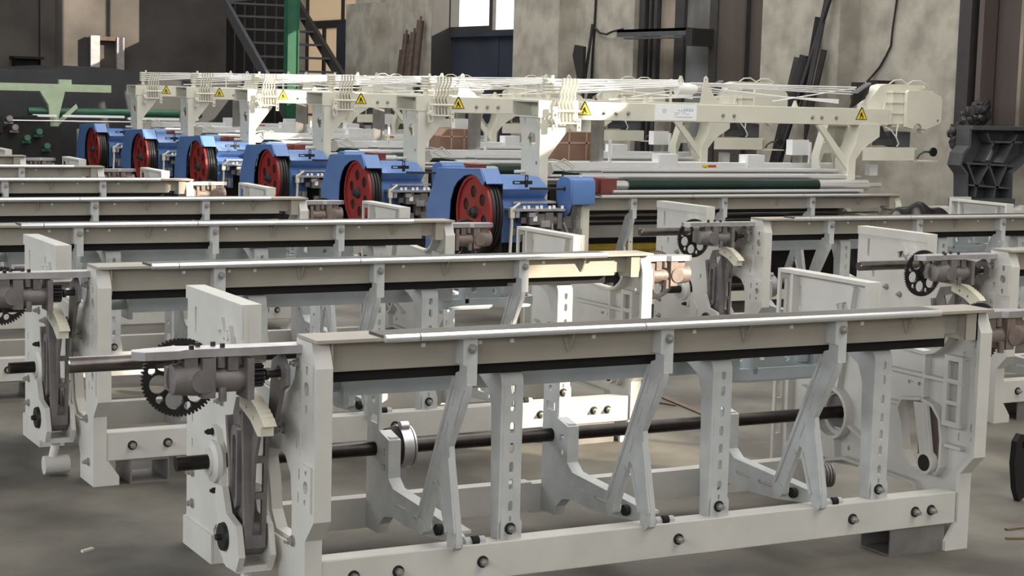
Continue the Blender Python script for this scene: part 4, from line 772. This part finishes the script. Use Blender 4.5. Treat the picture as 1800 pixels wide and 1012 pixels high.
def bag_h(u, v):
    e = max(0, math.sin(math.pi*min(max(v, .0), 1)))**.4; s = .70+.17*math.exp(-((u-.62)/.26)**2)+.02*math.sin(13*u+5*v)+.015*math.sin(29*u-7*v); k = min(1, 8*u, 8*(1-u))**.5; return max(.02, s*e*k)
thing('black_plastic_sheet', mound('black_plastic_sheet', 6.35, 7.35, 5.12, 5.72, bag_h, 'bag', 34, 14), 'shiny black plastic sheet bundled over goods at the right end of the nearest finished loom', 'plastic sheet')
# wrapped goods on the finished looms
def carton(x, y, z, s):
    b = MB(); p = [(-.17, 0), (.17, 0), (.18, .10), (.14, .17), (-.10, .17), (-.16, .11)]
    b.prism('xz', [(x+q[0]*s, z+q[1]*s) for q in p], [], y, y+.22); b.mat(1)
    for dx in (-.06, .06): b.box(x+dx*s-.006, x+dx*s+.006, y-.003, y+.223, z, z+.173*s)
    b.box(x-.16*s, x+.17*s, y-.003, y, z+.10*s, z+.112*s); return b.mesh('wrapped_carton', ['carton', 'tape'])
thing('wrapped_carton', carton(4.80, 6.78, 1.093, 1.25), 'taped brown carton on the nearest finished loom, right of its left bracket', 'carton')
thing('wrapped_carton', carton(4.80, 8.81, 1.093, 1.0), 'taped brown carton on the second finished loom, above the nearest blue guard', 'carton')
# box-section blocks that level the frames
def block_x(l=.25): 
    b = MB(); b.prism('yz', rect(0, .16, 0, .0965), [rect(.006, .154, .006, .0905)], 0, l); return b.mesh('steel_block', 'blocksteel')
M['blocksteel'] = mat('worn_grey_box_steel', (0.25, 0.235, 0.225), 0.45, 0.3, var=0.12, scale=10)
BX = block_x(); BXr = block_x(.22)
thing('steel_block', BX, 'grey box-section steel block under the right end of the nearest frame', 'steel block', (2.225, .08, 0), group='levelling blocks')
thing('steel_block', BXr, 'open grey steel block under the left end of the second frame', 'steel block', (.235, 2.155, 0), (0, 0, R(90)), group='levelling blocks')
thing('steel_block', BX, 'steel block under the sunlit right end of the second frame', 'steel block', (2.12, 2.19, 0), (0, 0, R(2)), group='levelling blocks')
thing('steel_block', BXr, 'steel block under the left end of the third frame, at the left edge', 'steel block', (.13, 4.15, 0), (0, 0, R(90)), group='levelling blocks')
thing('steel_block', BX, 'steel block under the frame at the right edge', 'steel block', (4.62, 1.93, 0), group='levelling blocks')
# things on the floor
b = MB(); p = [(0, 0), (.03, .02), (.05, .10), (.05, .2), (.03, .27), (-.01, .28), (-.03, .25), (-.035, .16), (-.02, .05)]
thing('iron_lever', MB().prism('xz', [(q[0]*1.1, q[1]) for q in p], [slot(.005, .235, .01, .03)], 0, .03).xf(Matrix.Translation((3.30, .55, .0))).mesh('iron_lever', 'void'), 'curved black iron lever standing on the floor at the right edge', 'lever')
rg = MB(); rag = [(0, 0), (.05, .01), (.10, .0), (.12, .05), (.09, .09), (.10, .16), (.08, .21), (.05, .18), (.045, .10), (.0, .05)]
thing('oily_rag', rg.prism('xz', rag, [circ(.075, .075, .012, 8)], 0, .03).xf(Matrix.Translation((2.64, .36, .0))).mesh('oily_rag', 'rust'), 'dark oily rag bundle on the floor behind the right leg of the nearest frame', 'rag')
for k, (x, y, l, a, wd, lab) in enumerate([(3.16, 2.50, 0.72, 1.42, .035, 'long dark wooden batten on the floor right of the sunlit frame end'), (3.17, 2.88, .42, 1.9, .02, 'short dark wooden stick beside the long batten'), (2.80, .10, .42, -.38, .014, 'thin dark stick on the floor right of the nearest frame'), (2.90, .20, .12, .0, .016, 'small dark splinter on the floor at the lower right'), (-.36, 1.20, .05, .5, .012, 'pale wood chip on the open floor at the lower left'), (-.10, .72, .04, .2, .010, 'tiny pale chip on the floor in front of the left plate')]):
    thing('wood_stick', MB().box(0, l, 0, wd, 0, .008).mesh('wood_stick', 'wood' if k < 4 else 'plastic'), lab, 'stick', (x, y, 0), (0, 0, a))
b = MB(); prof = []
for k in range(4): prof += [(.012*k, .045), (.012*k+.008, .045), (.012*k+.009, .028), (.012*k+.011, .028)]
b.rev((0, 0, 0), (1, 0, 0), [(0, .012)]+prof+[(.048, .012)], 22); thing('grooved_pulley', b.mesh('grooved_pulley', 'iron'), 'small grey grooved pulley lying inside the right end of the nearest frame', 'pulley', (2.15, .40, .235), (0, 0, R(-12)))
